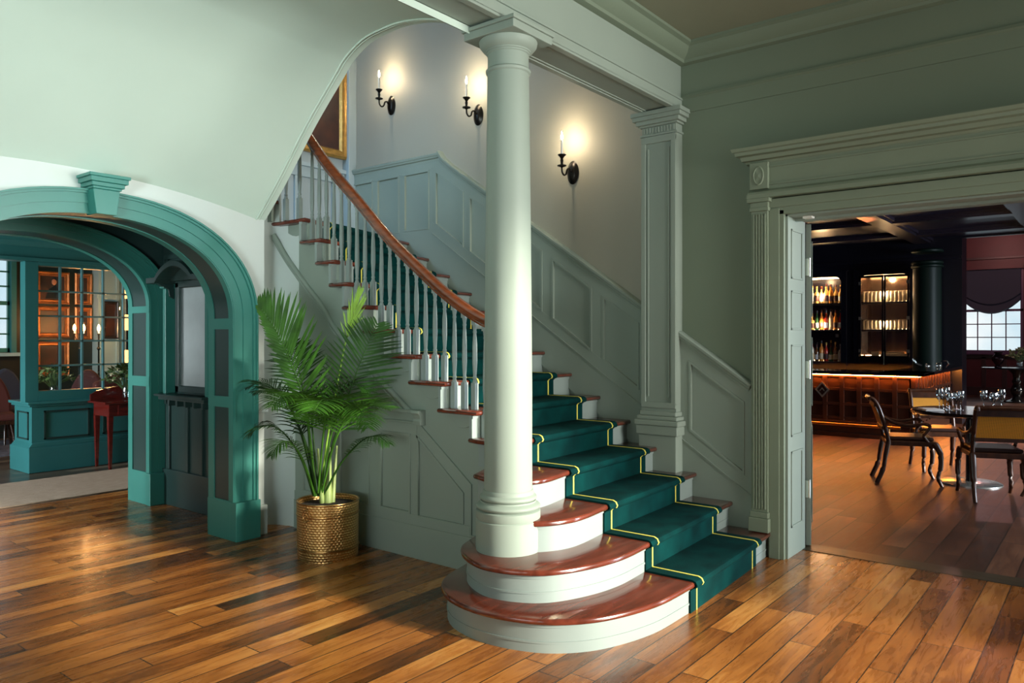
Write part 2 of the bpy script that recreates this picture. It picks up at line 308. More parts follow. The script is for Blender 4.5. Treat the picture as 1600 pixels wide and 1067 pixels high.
# jambs and head lining
m = MB().box(5.2, 1.755, 0, 5.56, 1.775, DZ+.01).box(5.2, DY0-.005, 0, 5.56, DY0+.01, DZ+.01)
for z0, z1 in ((.2, .72), (.82, 1.45), (1.55, 1.82), (1.90, 2.24)):
    for a, bb in ((5.26, 5.275), (5.475, 5.49)): m.box(a, 1.748, z0, bb, 1.756, z1)
    m.box(5.26, 1.748, z0, 5.49, 1.756, z0+.014); m.box(5.26, 1.748, z1-.014, 5.49, 1.756, z1)
obj('jamb', m, SAGE, ds, bevel=.002)
m = MB().box(5.2, DY0, DZ-.012, 5.56, DY1, DZ+.01).box(5.34, DY0, DZ-.03, 5.37, DY1, DZ-.012); obj('head_jamb', m, SAGE, ds)
obj('head_jamb_lamp', MB().box(5.27, 1.62, DZ-.026, 5.33, 1.68, DZ-.012), WAX, ds)
dl = thing('door_leaf', (5.58, 1.76, 0), 'pale green door leaf folded back into the bar, seen edge on with three hinges', 'door')
m = MB(); m.M = Matrix.Translation((5.60, 1.765, 0)) @ Matrix.Rotation(R(18.2), 4, 'Z') @ Matrix.Translation((-5.60, -1.765, 0)); m.box(5.60, 1.728, .01, 6.42, 1.765, 2.31)
for z0, z1 in ((.15, .85), (1.0, 1.5), (1.65, 2.2)): m.box(5.72, 1.716, z0, 6.3, 1.722, z1)
obj('leaf', m, SAGE, dl, bevel=.003)
for z in (.42, 1.27, 2.0):
    h = MB().box(5.565, 1.74, z-.06, 5.605, 1.757, z+.06); h.lathe(5.585, 1.735, [(.009, -.065), (.009, .065)], 8, z=z); obj('hinge', h, STEEL, dl)

# ---------------------------------------------------------------- corner pilaster under the beam
pl = sroot('trim_4', (5.2, 2.67, .6), 'tall panelled pilaster on the stair wall carrying the beam')
P0, P1 = 2.53, 2.81
m = MB().box(5.10, P0, .95, 5.2, P1, 3.0)
m2 = MB()
for a, bb in ((P0, P0+.035), (P1-.035, P1)): m2.box(5.086, a, 1.0, 5.10, bb, 2.98)
m2.box(5.085, P0, .98, 5.10, P1, 1.02).box(5.085, P0, 2.94, 5.10, P1, 2.99)
for a, bb in ((P0+.05, P0+.06), (P1-.06, P1-.05)): m2.box(5.092, a, 1.06, 5.10, bb, 2.9)
obj('shaft', m, SAGE, pl); obj('shaft_frame', m2, SAGE, pl, bevel=.002)
m = MB()
for o_, z0, z1 in ((.03, .44, .78), (.045, .78, .85), (.055, .85, .89), (.04, .89, .92), (.025, .92, .955)): m.box(5.1-o_, P0-o_+.015, z0, 5.2, P1+o_-.015, z1)
obj('pilaster_base', m, SAGE, pl, bevel=.008)
m = MB()
for o_, z0, z1 in ((.012, 2.995, 3.01), (.0, 3.01, 3.065), (.015, 3.065, 3.08), (.035, 3.08, 3.11), (.055, 3.11, 3.14), (.065, 3.14, 3.17)): m.box(5.1-o_, P0-o_, z0, 5.2, P1+o_, z1)
for i in range(11): m.box(5.092, P0+.012+i*.024, 3.016, 5.10, P0+.024+i*.024, 3.058)
obj('pilaster_capital', m, SAGE, pl, bevel=.003)

# ---------------------------------------------------------------- column
CX, CY = 3.26, 2.62
co = thing('column', (CX, CY, .346), 'large round sage green column standing on the second stair step', 'column')
m = MB().lathe(CX, CY, [(.176, 0), (.178, .02), (.178, .165), (.172, .17), (.176, .176), (.176, .215), (.168, .22)], 64, z=.346); obj('plinth', m, SAGE, co, smooth=35)
def torus_prof(r, z0, z1, out): return [(r+out*math.sin(PI*i/8), z0+(z1-z0)*i/8) for i in range(9)]
m = MB().lathe(CX, CY, [(.16, .562)]+torus_prof(.155, .565, .605, .022)+[(.152, .607), (.152, .615)]+torus_prof(.144, .615, .648, .014)+[(.142, .65), (.141, .662), (.134, .672)], 64); obj('torus_base', m, SAGE, co, smooth=35)
prof = [(.132, .665), (.131, .9), (.1315, 1.2)]+[(.131-.017*((z-1.2)/1.75)**1.3, z) for z in (1.5, 1.8, 2.1, 2.4, 2.7, 2.95)]
m = MB().lathe(CX, CY, prof, 64); obj('shaft', m, SAGE, co, smooth=35)
m = MB().lathe(CX, CY, [(.113, 2.93), (.122, 2.938), (.124, 2.95), (.118, 2.958), (.112, 2.96), (.112, 3.035), (.118, 3.04), (.118, 3.046), (.124, 3.05), (.124, 3.056), (.14, 3.065), (.156, 3.085), (.160, 3.105), (.156, 3.113)], 64); obj('capital', m, SAGE, co, smooth=35)
m = MB().box(CX-.172, CY-.172, 3.108, CX+.172, CY+.172, 3.15).box(CX-.182, CY-.182, 3.15, CX+.182, CY+.182, 3.17); obj('abacus', m, SAGE, co, bevel=.003)

# ---------------------------------------------------------------- left arch wall (y = 5.14) with cove above
def C1(a): return 2.556-.083*(a-1.9)**2
C2T = [(2.75, 3.14), (2.96, 3.262), (3.14, 3.386), (3.28, 3.44), (3.41, 3.472), (3.58, 3.495), (3.74, 3.493), (3.92, 3.471), (4.09, 3.394), (4.2, 3.301), (4.517, 3.016), (4.807, 2.714), (5.0, 2.525), (5.14, 2.40)]
C2S = catmull(C2T, 4)
def C2(b): return lerp_tab(C2S, b)
def S(a, b): 
    wgt = max(0, min(1, (b-3.4)/(5.14-3.4))); wgt = wgt*wgt*(3-2*wgt)
    return C2(b)+wgt*(C1(a)-C1(3.33))
na = 36; A_ = [-3.5+(3.34+3.5)*i/na for i in range(na+1)]; B_ = [p[0] for p in C2S]
def S2(a, b): return S(max(a, .3), b)
m = MB(); lo = [[(a, b_, S2(a, b_)) for b_ in B_] for a in A_]; hi = [[(a, b_, S2(a, b_)+.06) for b_ in B_] for a in A_]
m.rings([l+h[::-1] for l, h in zip(lo, hi)], caps=True)
struct('ceiling_cove', m, COVE, 'smooth curved plaster cove sweeping down to the arched opening', smooth=60)
m = MB(); pts = [(b_, z_) for b_, z_ in C2S]; m.prism(pts+[(5.14, 3.9), (2.75, 3.9)], 'x', 3.34, 3.415)
struct('wall_stair_arch', m, COVE, 'arched edge of the wall above the staircase')
m = MB()
m.tube([(3.335, b_, z_-.004) for b_, z_ in C2S if b_ > 3.0], .007, 6); m.tube([(3.358, b_, z_-.003) for b_, z_ in C2S if b_ > 3.0], .005, 6)
struct('trim_5', m, COVE, 'thin double bead following the arched edge over the stairs', smooth=60)
# arch geometry
def arch(cx, hw, spring, rise, n=36, p=2.2, z0=0):
    out = [(cx-hw, z0)]
    for i in range(n+1):
        th = PI-PI*i/n; c, s_ = math.cos(th), math.sin(th)
        out.append((cx+hw*math.copysign(abs(c)**(2/p), c), spring+rise*abs(s_)**(2/p)))
    out.append((cx+hw, z0)); return out
AI = arch(2.18, .945, 1.63, .66); AO = arch(2.18, 1.125, 1.63, .805)
def band(mb, inn, out, y0, y1):
    n = len(inn); vs = [(x, y0, z) for x, z in inn]+[(x, y0, z) for x, z in out]+[(x, y1, z) for x, z in inn]+[(x, y1, z) for x, z in out]; fs = []
    for i in range(n-1): fs += [(i, i+1, n+i+1, n+i), (2*n+i, 3*n+i, 3*n+i+1, 2*n+i+1), (n+i, n+i+1, 3*n+i+1, 3*n+i), (i, 2*n+i, 2*n+i+1, i+1)]
    fs += [(0, n, 3*n, 2*n), (n-1, 3*n-1, 4*n-1, 2*n-1)]; return mb.add(vs, fs)
top = [(a, C1(max(a, .3))+.03) for a in [3.405-i*(3.405+3.5)/40 for i in range(41)]]
# wall polygon split left/right of the keystone to stay simple
m = MB(); half = len(AO)//2
m.prism(AO[half:]+[(3.405, 0)]+[p for p in top if p[0] >= AO[half][0]]+[(AO[half][0], C1(AO[half][0])+.03)], 'y', 5.14, 5.44)
m.prism([(-3.5, 0)]+AO[:half+1]+[(AO[half][0], C1(AO[half][0])+.03)]+[p for p in top if p[0] < AO[half][0]], 'y', 5.14, 5.44)
struct('wall_arch', m, PALE, 'pale wall around the first teal arch')
ar = sroot('trim_6', (2.18, 5.14, 0), 'nearer teal arched surround with keystone')
def ring_between(f0, f1):
    a = [(x0+(x1-x0)*f0, z0+(z1-z0)*f0) for (x0, z0), (x1, z1) in zip(AI, AO)]; b = [(x0+(x1-x0)*f1, z0+(z1-z0)*f1) for (x0, z0), (x1, z1) in zip(AI, AO)]; return a, b
m = MB()
for f0, f1, y in ((0, .09, 5.095), (.09, .40, 5.10), (.40, .82, 5.09), (.82, .92, 5.075), (.92, 1, 5.06)): a, bb = ring_between(f0, f1); band(m, a, bb, y, 5.16)
obj('casing', m, TEAL, ar, smooth=25)
# soffit panels
a, bb = ring_between(-.001, .03); m = MB(); band(m, a, bb, 5.1, 5.44); obj('jamb_lining', m, TEALD, ar, smooth=25)
AI2 = arch(2.18, .938, 1.63, .653); AI3 = arch(2.18, .945, 1.63, .66)
m = MB()
for y0, y1 in ((5.10, 5.16), (5.36, 5.44)): band(m, AI2, AI3, y0, y1)
for sgn in (-1, 1):
    for z0, z1 in ((0, .29), (.98, 1.06), (1.56, 1.64)): x = 2.18+sgn*.9365; m.box(x, 5.102, z0, x+sgn*.03, 5.438, z1)
obj('jamb_stiles', m, TEAL, ar, smooth=25)
m = MB()
for sgn in (-1, 1):
    x0, x1 = sorted((2.18+sgn*.94, 2.18+sgn*1.13)); m.box(x0-.008, 5.05, 0, x1+.008, 5.14, .285); m.box(x0-.0072, 5.12, 0, x0+.03 if sgn > 0 else x1, 5.444, .284)
obj('plinth', m, TEAL, ar, bevel=.004)
m = MB(); m.prism([(2.118, 2.275), (2.242, 2.275), (2.262, 2.43), (2.098, 2.43)], 'y', 5.0, 5.14)
for w_, z0, z1, y in ((.088, 2.43, 2.445, 4.985), (.10, 2.445, 2.47, 4.97), (.115, 2.47, 2.50, 4.95), (.125, 2.50, 2.52, 4.94)): m.box(2.18-w_, y, z0, 2.18+w_, 5.14, z1)
obj('keystone', m, TEAL, ar, bevel=.003)
# chair rail and base on the pale wall return
struct('baseboard_arch', MB().box(3.31, 5.11, 0, 3.415, 5.14, .22).box(3.31, 5.10, .93, 3.415, 5.14, 1.0).box(3.31, 5.09, .985, 3.42, 5.14, 1.01), PALE, bevel=.003)

# ---------------------------------------------------------------- passage between the arches, hall mirror
m = MB().box(3.46, 5.44, 0, 3.56, 6.8, 2.8)
struct('wall_passage', m, TEALD)
m = MB()
for y0, y1 in ((5.5, 5.56), (5.86, 5.90), (6.10, 6.14), (6.34, 6.38), (6.66, 6.72)): m.box(3.44, y0, .32, 3.462, y1, .95)
m.box(3.44, 5.5, .9, 3.462, 6.75, 1.0).box(3.435, 5.44, 0, 3.462, 6.8, .32).box(3.44, 5.5, 2.2, 3.462, 6.75, 2.24)
for y0 in (5.52, 6.70): m.box(3.44, y0, 1.0, 3.462, y0+.04, 2.2)
struct('trim_7', m, TEALD, 'dark panelled dado of the passage wall below the mirror', bevel=.004)
struct('ceiling_passage', MB().box(-3.5, 5.44, 2.50, 3.56, 6.8, 2.56), TEALD)
hm = thing('hall_mirror', (3.46, 6.2, 1.0), 'dark teal hall mirror with arched hood, side posts and shelf between the two arches', 'mirror')
m = MB().box(3.40, 5.93, 1.02, 3.46, 5.99, 1.98).box(3.40, 6.42, 1.02, 3.46, 6.48, 1.98).box(3.40, 5.93, 1.02, 3.46, 6.48, 1.08).box(3.40, 5.93, 1.93, 3.46, 6.48, 1.99); obj('frame', m, TEALD, hm, bevel=.006)
obj('mirror_glass', MB().box(3.425, 5.985, 1.075, 3.43, 6.425, 1.935), MIRROR, hm)
m = MB().box(3.30, 5.86, .985, 3.46, 6.66, 1.005).box(3.33, 5.88, .955, 3.46, 6.64, .985)
for i in range(5): m.box(3.36, 5.95+i*.14, .90, 3.46, 5.98+i*.14, .955)
obj('shelf', m, TEALD, hm, bevel=.004)
for y in (5.89, 6.585): obj('side_post', MB().box(3.37, y, 1.005, 3.46, y+.05, 1.93).box(3.345, y-.01, 1.93, 3.46, y+.06, 2.0), TEAL, hm, bevel=.005)
pts = [(5.80+.90*i/24, 2.02+.13*math.sin(PI*max(0, min(1, (i-4)/16)))**.8 if 4 <= i <= 20 else 2.02) for i in range(25)]
m = MB(); m.prism(pts+[(y, z-.05) for y, z in pts[::-1]], 'x', 3.25, 3.46); m.prism(pts[3:22]+[(6.58, 1.99), (5.92, 1.99)], 'x', 3.38, 3.46)
obj('arched_hood', m, TEALD, hm, bevel=.004)
for y in (5.87, 6.60): obj('bracket', MB().prism([(3.44, 1.84), (3.40, 1.86), (3.39, 1.92), (3.30, 1.97), (3.27, 2.0), (3.44, 2.0)], 'y', y-.03, y+.03), TEALD, hm, bevel=.004)
# ---------------------------------------------------------------- second arch (y = 6.8)
BI = arch(2.35, .98, 1.77, .575); BO = arch(2.35, 1.15, 1.77, .69)
m = MB(); half = len(BO)//2
m.prism(BO[half:]+[(3.56, 0), (3.56, 2.8), (BO[half][0], 2.8)], 'y', 6.82, 7.18); m.prism([(-3.5, 0)]+BO[:half+1]+[(BO[half][0], 2.8), (-3.5, 2.8)], 'y', 6.82, 7.18)
struct('wall_second_arch', m, TEALD)
ar2 = sroot('trim_8', (2.35, 6.8, 0), 'farther teal arched surround at the lounge')
m = MB()
def rb2(f0, f1): return [(x0+(x1-x0)*f0, z0+(z1-z0)*f0) for (x0, z0), (x1, z1) in zip(BI, BO)], [(x0+(x1-x0)*f1, z0+(z1-z0)*f1) for (x0, z0), (x1, z1) in zip(BI, BO)]
for f0, f1, y in ((0, .09, 6.775), (.09, .42, 6.78), (.42, .80, 6.77), (.80, .90, 6.755), (.90, 1, 6.74)): a, bb = rb2(f0, f1); band(m, a, bb, y, 6.84)
obj('casing', m, TEAL, ar2, smooth=25)
m = MB(); a, bb = rb2(-.001, .03); band(m, a, bb, 6.8, 7.18); obj('jamb_lining', m, TEALD, ar2, smooth=25)
m = MB(); a, bb = rb2(-.05, .001)
for y0, y1 in ((6.78, 6.84), (7.10, 7.18)): band(m, a, bb, y0, y1)
for sgn in (-1, 1):
    for z0, z1 in ((0, .29), (1.06, 1.15), (1.72, 1.78)): x = 2.35+sgn*.969; m.box(x, 6.782, z0, x+sgn*.03, 7.178, z1)
obj('jamb_stiles', m, TEAL, ar2, smooth=25)
m = MB()
for sgn in (-1, 1):
    x0, x1 = sorted((2.35+sgn*.965, 2.35+sgn*1.155)); m.box(x0-.008, 6.735, 0, x1+.006, 6.82, .285)
obj('plinth', m, TEAL, ar2, bevel=.004)
# ================================================================ STAIRCASE
RH = .173
def bR(k): return 1.86+.272*(k-1)
LAG = {10: -.05, 11: -.12, 12: -.24, 13: -.35, 14: -.43, 15: -.45}
def N(k, a): return bR(k)-.06*(5.2-a)/1.36+LAG.get(k, 0)*max(0, (5.2-a)/1.6)
HEAD = {1: [(3.84, 1.80), (3.46, 1.815), (3.135, 1.915), (2.94, 2.07), (2.845, 2.26), (2.815, 2.48), (2.865, 2.70), (2.98, 2.86), (3.12, 2.95), (3.3, 3.0)],
        2: [(3.84, 2.07), (3.55, 2.06), (3.30, 2.105), (3.08, 2.21), (2.97, 2.37), (2.945, 2.55), (3.02, 2.73), (3.14, 2.86), (3.3, 2.93)],
        3: [(3.84, 2.345), (3.58, 2.32), (3.43, 2.335), (3.30, 2.40), (3.22, 2.5), (3.20, 2.7), (3.3, 2.85)],
        4: [(3.84, 2.615), (3.60, 2.58), (3.48, 2.60), (3.40, 2.68), (3.36, 2.85), (3.40, 3.0)],
        5: [(3.84, 2.885), (3.70, 2.885), (3.62, 2.93), (3.58, 3.02), (3.585, 3.15)]}
def nosing(k):
    if k in HEAD: h = catmull(HEAD[k], 6); return [(5.198, bR(k)), (4.5, (bR(k)*.5+h[0][1]*.5))]+h
    return [(5.198, N(k, 5.2)), (4.4, N(k, 4.4)), (3.60, N(k, 3.60))]
st = thing('staircase', (4.4, 2.4, 0), 'grand staircase with rounded bottom steps, white turned balusters and mahogany treads', 'staircase')
def rounded_slab(mb, poly, z0, z1, r=.012):    # slab with half-round edge
    h = (z1-z0)/2; rs = []
    for j in range(5):
        th = -PI/2+PI*j/4; d = -r*(1-math.cos(th)); q = offset_closed(poly, d); rs.append([(x, y, (z0+z1)/2+h*math.sin(th)) for x, y in q])
    mb.rings(rs, caps=True)
def offset_closed(poly, d):   # d<0 shrinks a clockwise / ccw polygon (orientation handled)
    n = len(poly); A = sum(poly[i][0]*poly[(i+1) % n][1]-poly[(i+1) % n][0]*poly[i][1] for i in range(n)); s_ = 1 if A > 0 else -1
    out = []
    for i in range(n):
        p0, p, p1 = Vector(poly[i-1]), Vector(poly[i]), Vector(poly[(i+1) % n]); t0 = (p-p0).normalized(); t1 = (p1-p).normalized()
        n0 = Vector((t0.y, -t0.x)); n1 = Vector((t1.y, -t1.x)); q = n0+n1
        q = q.normalized()/max(.5, math.sqrt(max(.01, (1+n0.dot(n1))/2))) if q.length > 1e-4 else n0
        out.append((p.x+q.x*d*s_, p.y+q.y*d*s_))
    return out
for k in range(1, 15):
    f = nosing(k); z = RH*k
    if k <= 4: back = [(3.70, f[-1][1]+.12), (3.70, bR(k)+.55), (5.198, bR(k)+.36)]
    elif k < 14: lb = N(k+1, 3.6)+.07; back = [(3.60, lb), (3.70, lb), (3.70, N(k+1, 3.7)+.05), (5.198, N(k+1, 5.2)+.05)]
    else: back = [(3.60, 5.24), (3.585, 5.36), (3.56, 5.45), (3.56, 6.29), (5.198, 6.29)]
    m = MB(); rounded_slab(m, f+back, z-.032, z); obj('tread', m, MAHOG, st, smooth=50)
    fo = offset(f, -.035)
    fo = [(5.198, fo[0][1])]+fo[1:]
    m = MB(); m.strip(fo, -.02, 'z', z-RH if k > 1 else 0, z-.032)
    m.strip(offset(f, -.028), -.012, 'z', z-.05, z-.032)
    if k in (1, 2): m.strip(offset(f, -.031), -.008, 'z', z-.128, z-.118)
    obj('riser', m, RISER, st, smooth=30)
# second flight going up to the left behind the arch
for k in (15, 16, 17, 18):
    x1 = 3.62-.27*(k-15); z = RH*k
    m = MB().box(x1-.33, 5.26, z-.032, x1, 6.29, z); obj('tread', m, MAHOG, st, bevel=.008)
    obj('riser', MB().box(x1-.05, 5.29, z-RH, x1-.03, 6.29, z-.03), SAGE, st)
# under-stair wall with stepped top
def steptop(x=3.66):
    poly = []
    for k in range(5, 14):
        y0 = N(k, 3.6)+.03 if k > 5 else 3.0; y1 = N(k+1, 3.6)+.03; poly += [(y0, RH*k-.034), (y1, RH*k-.034)]
    return poly
m = MB(); pl_ = [(2.92, 0), (2.92, RH*3), (3.0, RH*4)]+steptop()+[(N(14, 3.6)+.03, RH*14-.034), (5.06, RH*14-.034), (5.06, 0)]
m.prism(pl_, 'x', 3.665, 3.72)
cur = [(3.665, 5.06), (3.657, 5.17), (3.63, 5.27), (3.575, 5.34), (3.49, 5.38), (3.38, 5.385)]
struct('wall_under_stairs', m, SAGE, smooth=40)
m = MB(); m.strip(cur, -.05, 'z', 0, RH*14-.034); m.strip(cur[2:], -.05, 'z', RH*14-.034, 2.92); struct('wall_curved_return', m, PALE, smooth=40)  # pale paint stands in for light falling on this corner
# stair brackets (scrolled) on the string under each tread end
for k in range(5, 15):
    y = N(k, 3.6)+.035; z = RH*k-.034; L = (N(k+1, 3.6)-N(k, 3.6)) if k < 14 else .33
    pts = [(y, z), (y+L, z), (y+L, z-.03), (y+L-.02, z-.035)]+[(y+L*(.85-.6*t_), z-.045-.028*math.sin(PI*t_)-.028*t_) for t_ in (0, .2, .4, .6, .8, 1)]+[(y+L*.16, z-.10), (y+L*.10, z-.125), (y+.012, z-.125), (y, z-.11)]
    obj('bracket', MB().prism(pts, 'x', 3.653, 3.666), SAGE, st, bevel=.002)
# dado and panels on the wall under the stairs
us = sroot('trim_9', (3.66, 4.2, 0), 'panelling, rail and curved raking moulding under the staircase')
dp = catmull([(5.30, 2.32, 3.60), (5.20, 2.15, 3.645), (5.08, 2.02, 3.662), (4.95, 1.90, 3.665), (4.76, 1.735, 3.665), (4.588, 1.55, 3.665), (4.166, 1.243, 3.665), (3.80, .99, 3.665)], 5)
m = MB()
for dz, r in ((0, .021), (-.042, .011)): m.tube([(x-.004, y, z+dz) for y, z, x in dp], r, 8)
obj('raking_moulding', m, SAGE, us, smooth=50)
m = MB().box(3.64, 3.72, .93, 3.666, 5.15, 1.0).box(3.625, 3.70, .985, 3.666, 5.15, 1.008).box(3.632, 3.70, .915, 3.666, 5.15, .93); obj('chair_rail', m, SAGE, us, bevel=.004)
m = MB(); m.prism([(3.665, 1.01), (3.60, 1.01), (3.595, .99), (3.61, .975), (3.62, .95), (3.61, .935), (3.615, .91), (3.665, .905)], 'y', 3.66, 3.73); obj('rail_scroll_end', m, SAGE, us, bevel=.003)
m = MB(); m.box(3.645, 2.95, 0, 3.666, 5.1, .225).box(3.652, 2.95, .225, 3.666, 5.1, .237)
for y0, y1 in ((3.73, 3.79), (4.10, 4.21), (4.55, 4.66), (5.0, 5.09)): m.box(3.6512, y0, .23, 3.666, y1, .925)
m.box(3.65, 3.73, .84, 3.666, 5.1, .93).box(3.65, 3.25, .22, 3.666, 5.1, .295)
m.prism([(3.73, .93), (3.73, .84), (3.30, .50), (3.30, .23), (3.24, .23), (3.24, .56)], 'x', 3.6525, 3.666)
obj('panel_frame', m, SAGE, us, bevel=.002)
m = MB()
for y0, y1, z0, z1 in ((3.79, 4.10, .295, .84), (4.21, 4.55, .295, .84), (4.66, 5.0, .295, .84)):
    for a, b_, c_, d in ((y0, y0+.014, z0+.014, z1-.014), (y1-.014, y1, z0+.014, z1-.014), (y0, y1, z0, z0+.014), (y0, y1, z1-.014, z1)): m.box(3.645, a, c_, 3.662, b_, d)
m.box(3.645, 3.715, .295, 3.662, 3.73, .84); m.prism([(3.73, .84), (3.73, .822), (3.30, .482), (3.30, .50)], 'x', 3.645, 3.662); m.box(3.6455, 3.30, .30, 3.662, 3.314, .485)
obj('panel_moulding', m, SAGE, us)
# balusters
def zt(y):    # tread height under the balustrade
    k = 5
    while k < 14 and y > N(k+1, 3.64)+.02: k += 1
    return RH*k
RAIL = [(2.80, 1.53, 3.60), (3.134, 1.609, 3.65), (3.448, 1.773, 3.66), (3.685, 1.941, 3.66), (4.001, 2.182, 3.66), (4.342, 2.489, 3.66), (4.673, 2.781, 3.66), (4.908, 3.03, 3.655), (5.08, 3.24, 3.63), (5.20, 3.40, 3.57), (5.27, 3.52, 3.45), (5.29, 3.66, 3.25), (5.30, 3.80, 3.0)]
RS = catmull(RAIL, 6); RZ = [(p[0], p[1]) for p in RS]; RX = [(p[0], p[2]) for p in RS]
y = 3.06; bal = []
while y < 5.2:
    bal.append((lerp_tab(RX, y)+.015 if y > 4.95 else 3.685, y)); y += .0885 if y < 4.85 else .12
def baluster(x, y, z0, z1, m=None):
    m = MB(); h = z1-z0; bh = .17; s_ = .017
    m.box(x-s_, y-s_, z0, x+s_, y+s_, z0+bh); th = .045; m.box(x-s_, y-s_, z1-th, x+s_, y+s_, z1+.02)
    q = h-bh-th
    pr_ = [(.0165, 0), (.014, .012), (.0105, .02), (.0145, .032), (.0105, .044), (.012, .06), (.0165, .14), (.0155, .24), (.012, q*.8), (.0105, q-.055), (.0135, q-.045), (.0105, q-.034), (.0135, q-.015), (.0165, q)]
    m.lathe(x, y, pr_, 10, z=z0+bh); return m
for x, y in bal: obj('baluster', baluster(x, y, zt(y), lerp_tab(RZ, y)-.03), RISER, st, smooth=35)
for x in (3.44, 3.30): obj('baluster', baluster(x, 5.30, RH*15, 3.52 if x > 3.4 else 3.62), RISER, st, smooth=35)
m = MB(); sec = [(-.031, -.018), (-.036, .0), (-.034, .018), (-.022, .033), (0, .038), (.022, .033), (.034, .018), (.036, 0), (.031, -.018), (.020, -.026), (.018, -.036), (-.018, -.036), (-.020, -.026)]
rs = []
for i, p in enumerate(RS):
    P0 = Vector((p[2], p[0], p[1])); a = RS[max(i-1, 0)]; b_ = RS[min(i+1, len(RS)-1)]; T = Vector((b_[2]-a[2], b_[0]-a[0], b_[1]-a[1])).normalized()
    sd = T.cross(Vector((0, 0, 1))).normalized(); up = sd.cross(T).normalized(); rs.append([tuple(P0+sd*u+up*v) for u, v in sec])
m.rings(rs); obj('handrail', m, RAILM, st, smooth=50)
# ---------------------------------------------------------------- runner
sr = thing('stair_runner', (4.4, 2.4, 0), 'dark teal carpet runner with thin yellow border lines laid up the stairs', 'carpet')
def runner(a_list, up, zofs=0.0):
    cols = []
    for a in a_list:
        pr_ = []
        for k in range(1, 15):
            n_ = N(k, a); z0 = RH*(k-1)+(up if k > 1 else 0); z1 = RH*k
            pr_ += [(n_+.035-up, z0), (n_+.035-up, z1-.050), (n_+.02-up, z1-.036), (n_-up*.9, z1-.03), (n_-.006-up, z1-.016), (n_-up*.8+.002, z1-.002+up*.5), (n_+.012, z1+up)]
        pr_.append((6.2, RH*14+up)); cols.append([(a, b_, z) for b_, z in pr_])
    return cols
RA0, RA1 = 3.85, 4.93
al = [RA0+(RA1-RA0)*i/8 for i in range(9)]
outer = runner(al, .011); inner = runner(al, .001); m = MB(); m.rings([o_+i_[::-1] for o_, i_ in zip(outer, inner)]); obj('pile', m, CARPET, sr, smooth=40)
for a in (RA0+.075, RA1-.085):
    o_ = runner([a, a+.013], .0135); i_ = runner([a, a+.013], .008); m = MB(); m.rings([x+y_[::-1] for x, y_ in zip(o_, i_)]); obj('border_line', m, STRIPE, sr, smooth=40)
# ---------------------------------------------------------------- stair wall wainscot
wn = sroot('trim_10', (5.2, 3.5, 0), 'raised panel wainscot rising along the stair wall to the landing')
def zc(y): return 1.175+.675*(y-2.0) if y < 4.95 else 3.2
def poly_panel(mb, y0, y1, zt0, zt1, zb0, zb1, x0, x1): mb.prism([(y0, zb0), (y1, zb1), (y1, zt1), (y0, zt0)], 'x', x0, x1)
rk = [(2.046, 2.46), (2.875, 3.20), (3.30, 3.69), (3.79, 4.19), (4.28, 4.61), (4.68, 5.04)]; lv = [(5.12, 5.46), (5.53, 5.85), (5.92, 6.24)]
m = MB()
for y0, y1 in ((1.99, 2.535), (2.805, 5.08)): poly_panel(m, y0, y1, zc(y0)-.03, min(zc(y0), 9)+.675*(y1-y0)-.03, zc(y0)-.155, zc(y0)+.675*(y1-y0)-.155, 5.172, 5.2); poly_panel(m, y0, y1, zc(y0)-.665, zc(y0)+.675*(y1-y0)-.665, zc(y0)-1.12, zc(y0)+.675*(y1-y0)-1.12, 5.172, 5.2)
edges = [(1.99, 2.046), (2.46, 2.535), (2.805, 2.875), (3.20, 3.30), (3.69, 3.79), (4.19, 4.28), (4.61, 4.68), (5.04, 5.12)]
for y0, y1 in edges: q = zc(min(y0, 4.9)) if y0 < 4.95 else 3.2; poly_panel(m, y0, y1, q-.1, q-.1+.02, q-.75, q-.72, 5.1735, 5.2)
m.box(5.172, 5.08, 3.085, 5.2, 6.29, 3.2).box(5.172, 5.08, 1.9, 5.2, 6.29, 2.525)
for y0, y1 in ((5.46, 5.53), (5.85, 5.92), (6.24, 6.29)): m.box(5.1735, y0, 2.5, 5.2, y1, 3.1)
obj('panel_frame', m, SAGE, wn)
m = MB(); poly_panel(m, 1.99, 5.05, zc(1.99)-.02, zc(1.99)+.675*3.06-.02, 0, 1.9, 5.188, 5.2); m.box(5.188, 5.05, 1.8, 5.2, 6.29, 3.19); obj('panel_field', m, SAGE, wn)
m = MB(); e = .014
for y0, y1 in rk:
    q = lambda y_: 1.175+.675*(y_-2.0)
    poly_panel(m, y0, y1, q(y0)-.155, q(y1)-.155, q(y0)-.172, q(y1)-.172, 5.166, 5.195); poly_panel(m, y0, y1, q(y0)-.648, q(y1)-.648, q(y0)-.665, q(y1)-.665, 5.166, 5.195)
    poly_panel(m, y0, y0+e, q(y0)-.17, q(y0+e)-.17, q(y0)-.65, q(y0+e)-.65, 5.1668, 5.195); poly_panel(m, y1-e, y1, q(y1-e)-.17, q(y1)-.17, q(y1-e)-.65, q(y1)-.65, 5.1668, 5.195)
for y0, y1 in lv:
    for a, b_, c_, d in ((y0, y0+e, 2.54, 3.07), (y1-e, y1, 2.54, 3.07), (y0, y1, 2.525, 2.54), (y0, y1, 3.07, 3.085)): m.box(5.166, a, c_, 5.195, b_, d)
obj('panel_moulding', m, SAGE, wn)
def rail_sweep(mb, path, sec):   # path (y,z); sec (out, h)
    rs = []
    for i, p in enumerate(path):
        a = Vector(path[max(i-1, 0)]); b_ = Vector(path[min(i+1, len(path)-1)]); T = (b_-a).normalized(); nrm = Vector((-T.y, T.x))
        rs.append([(5.2-o_, p[0]+nrm.x*h_, p[1]+nrm.y*h_) for o_, h_ in sec])
    mb.rings(rs)
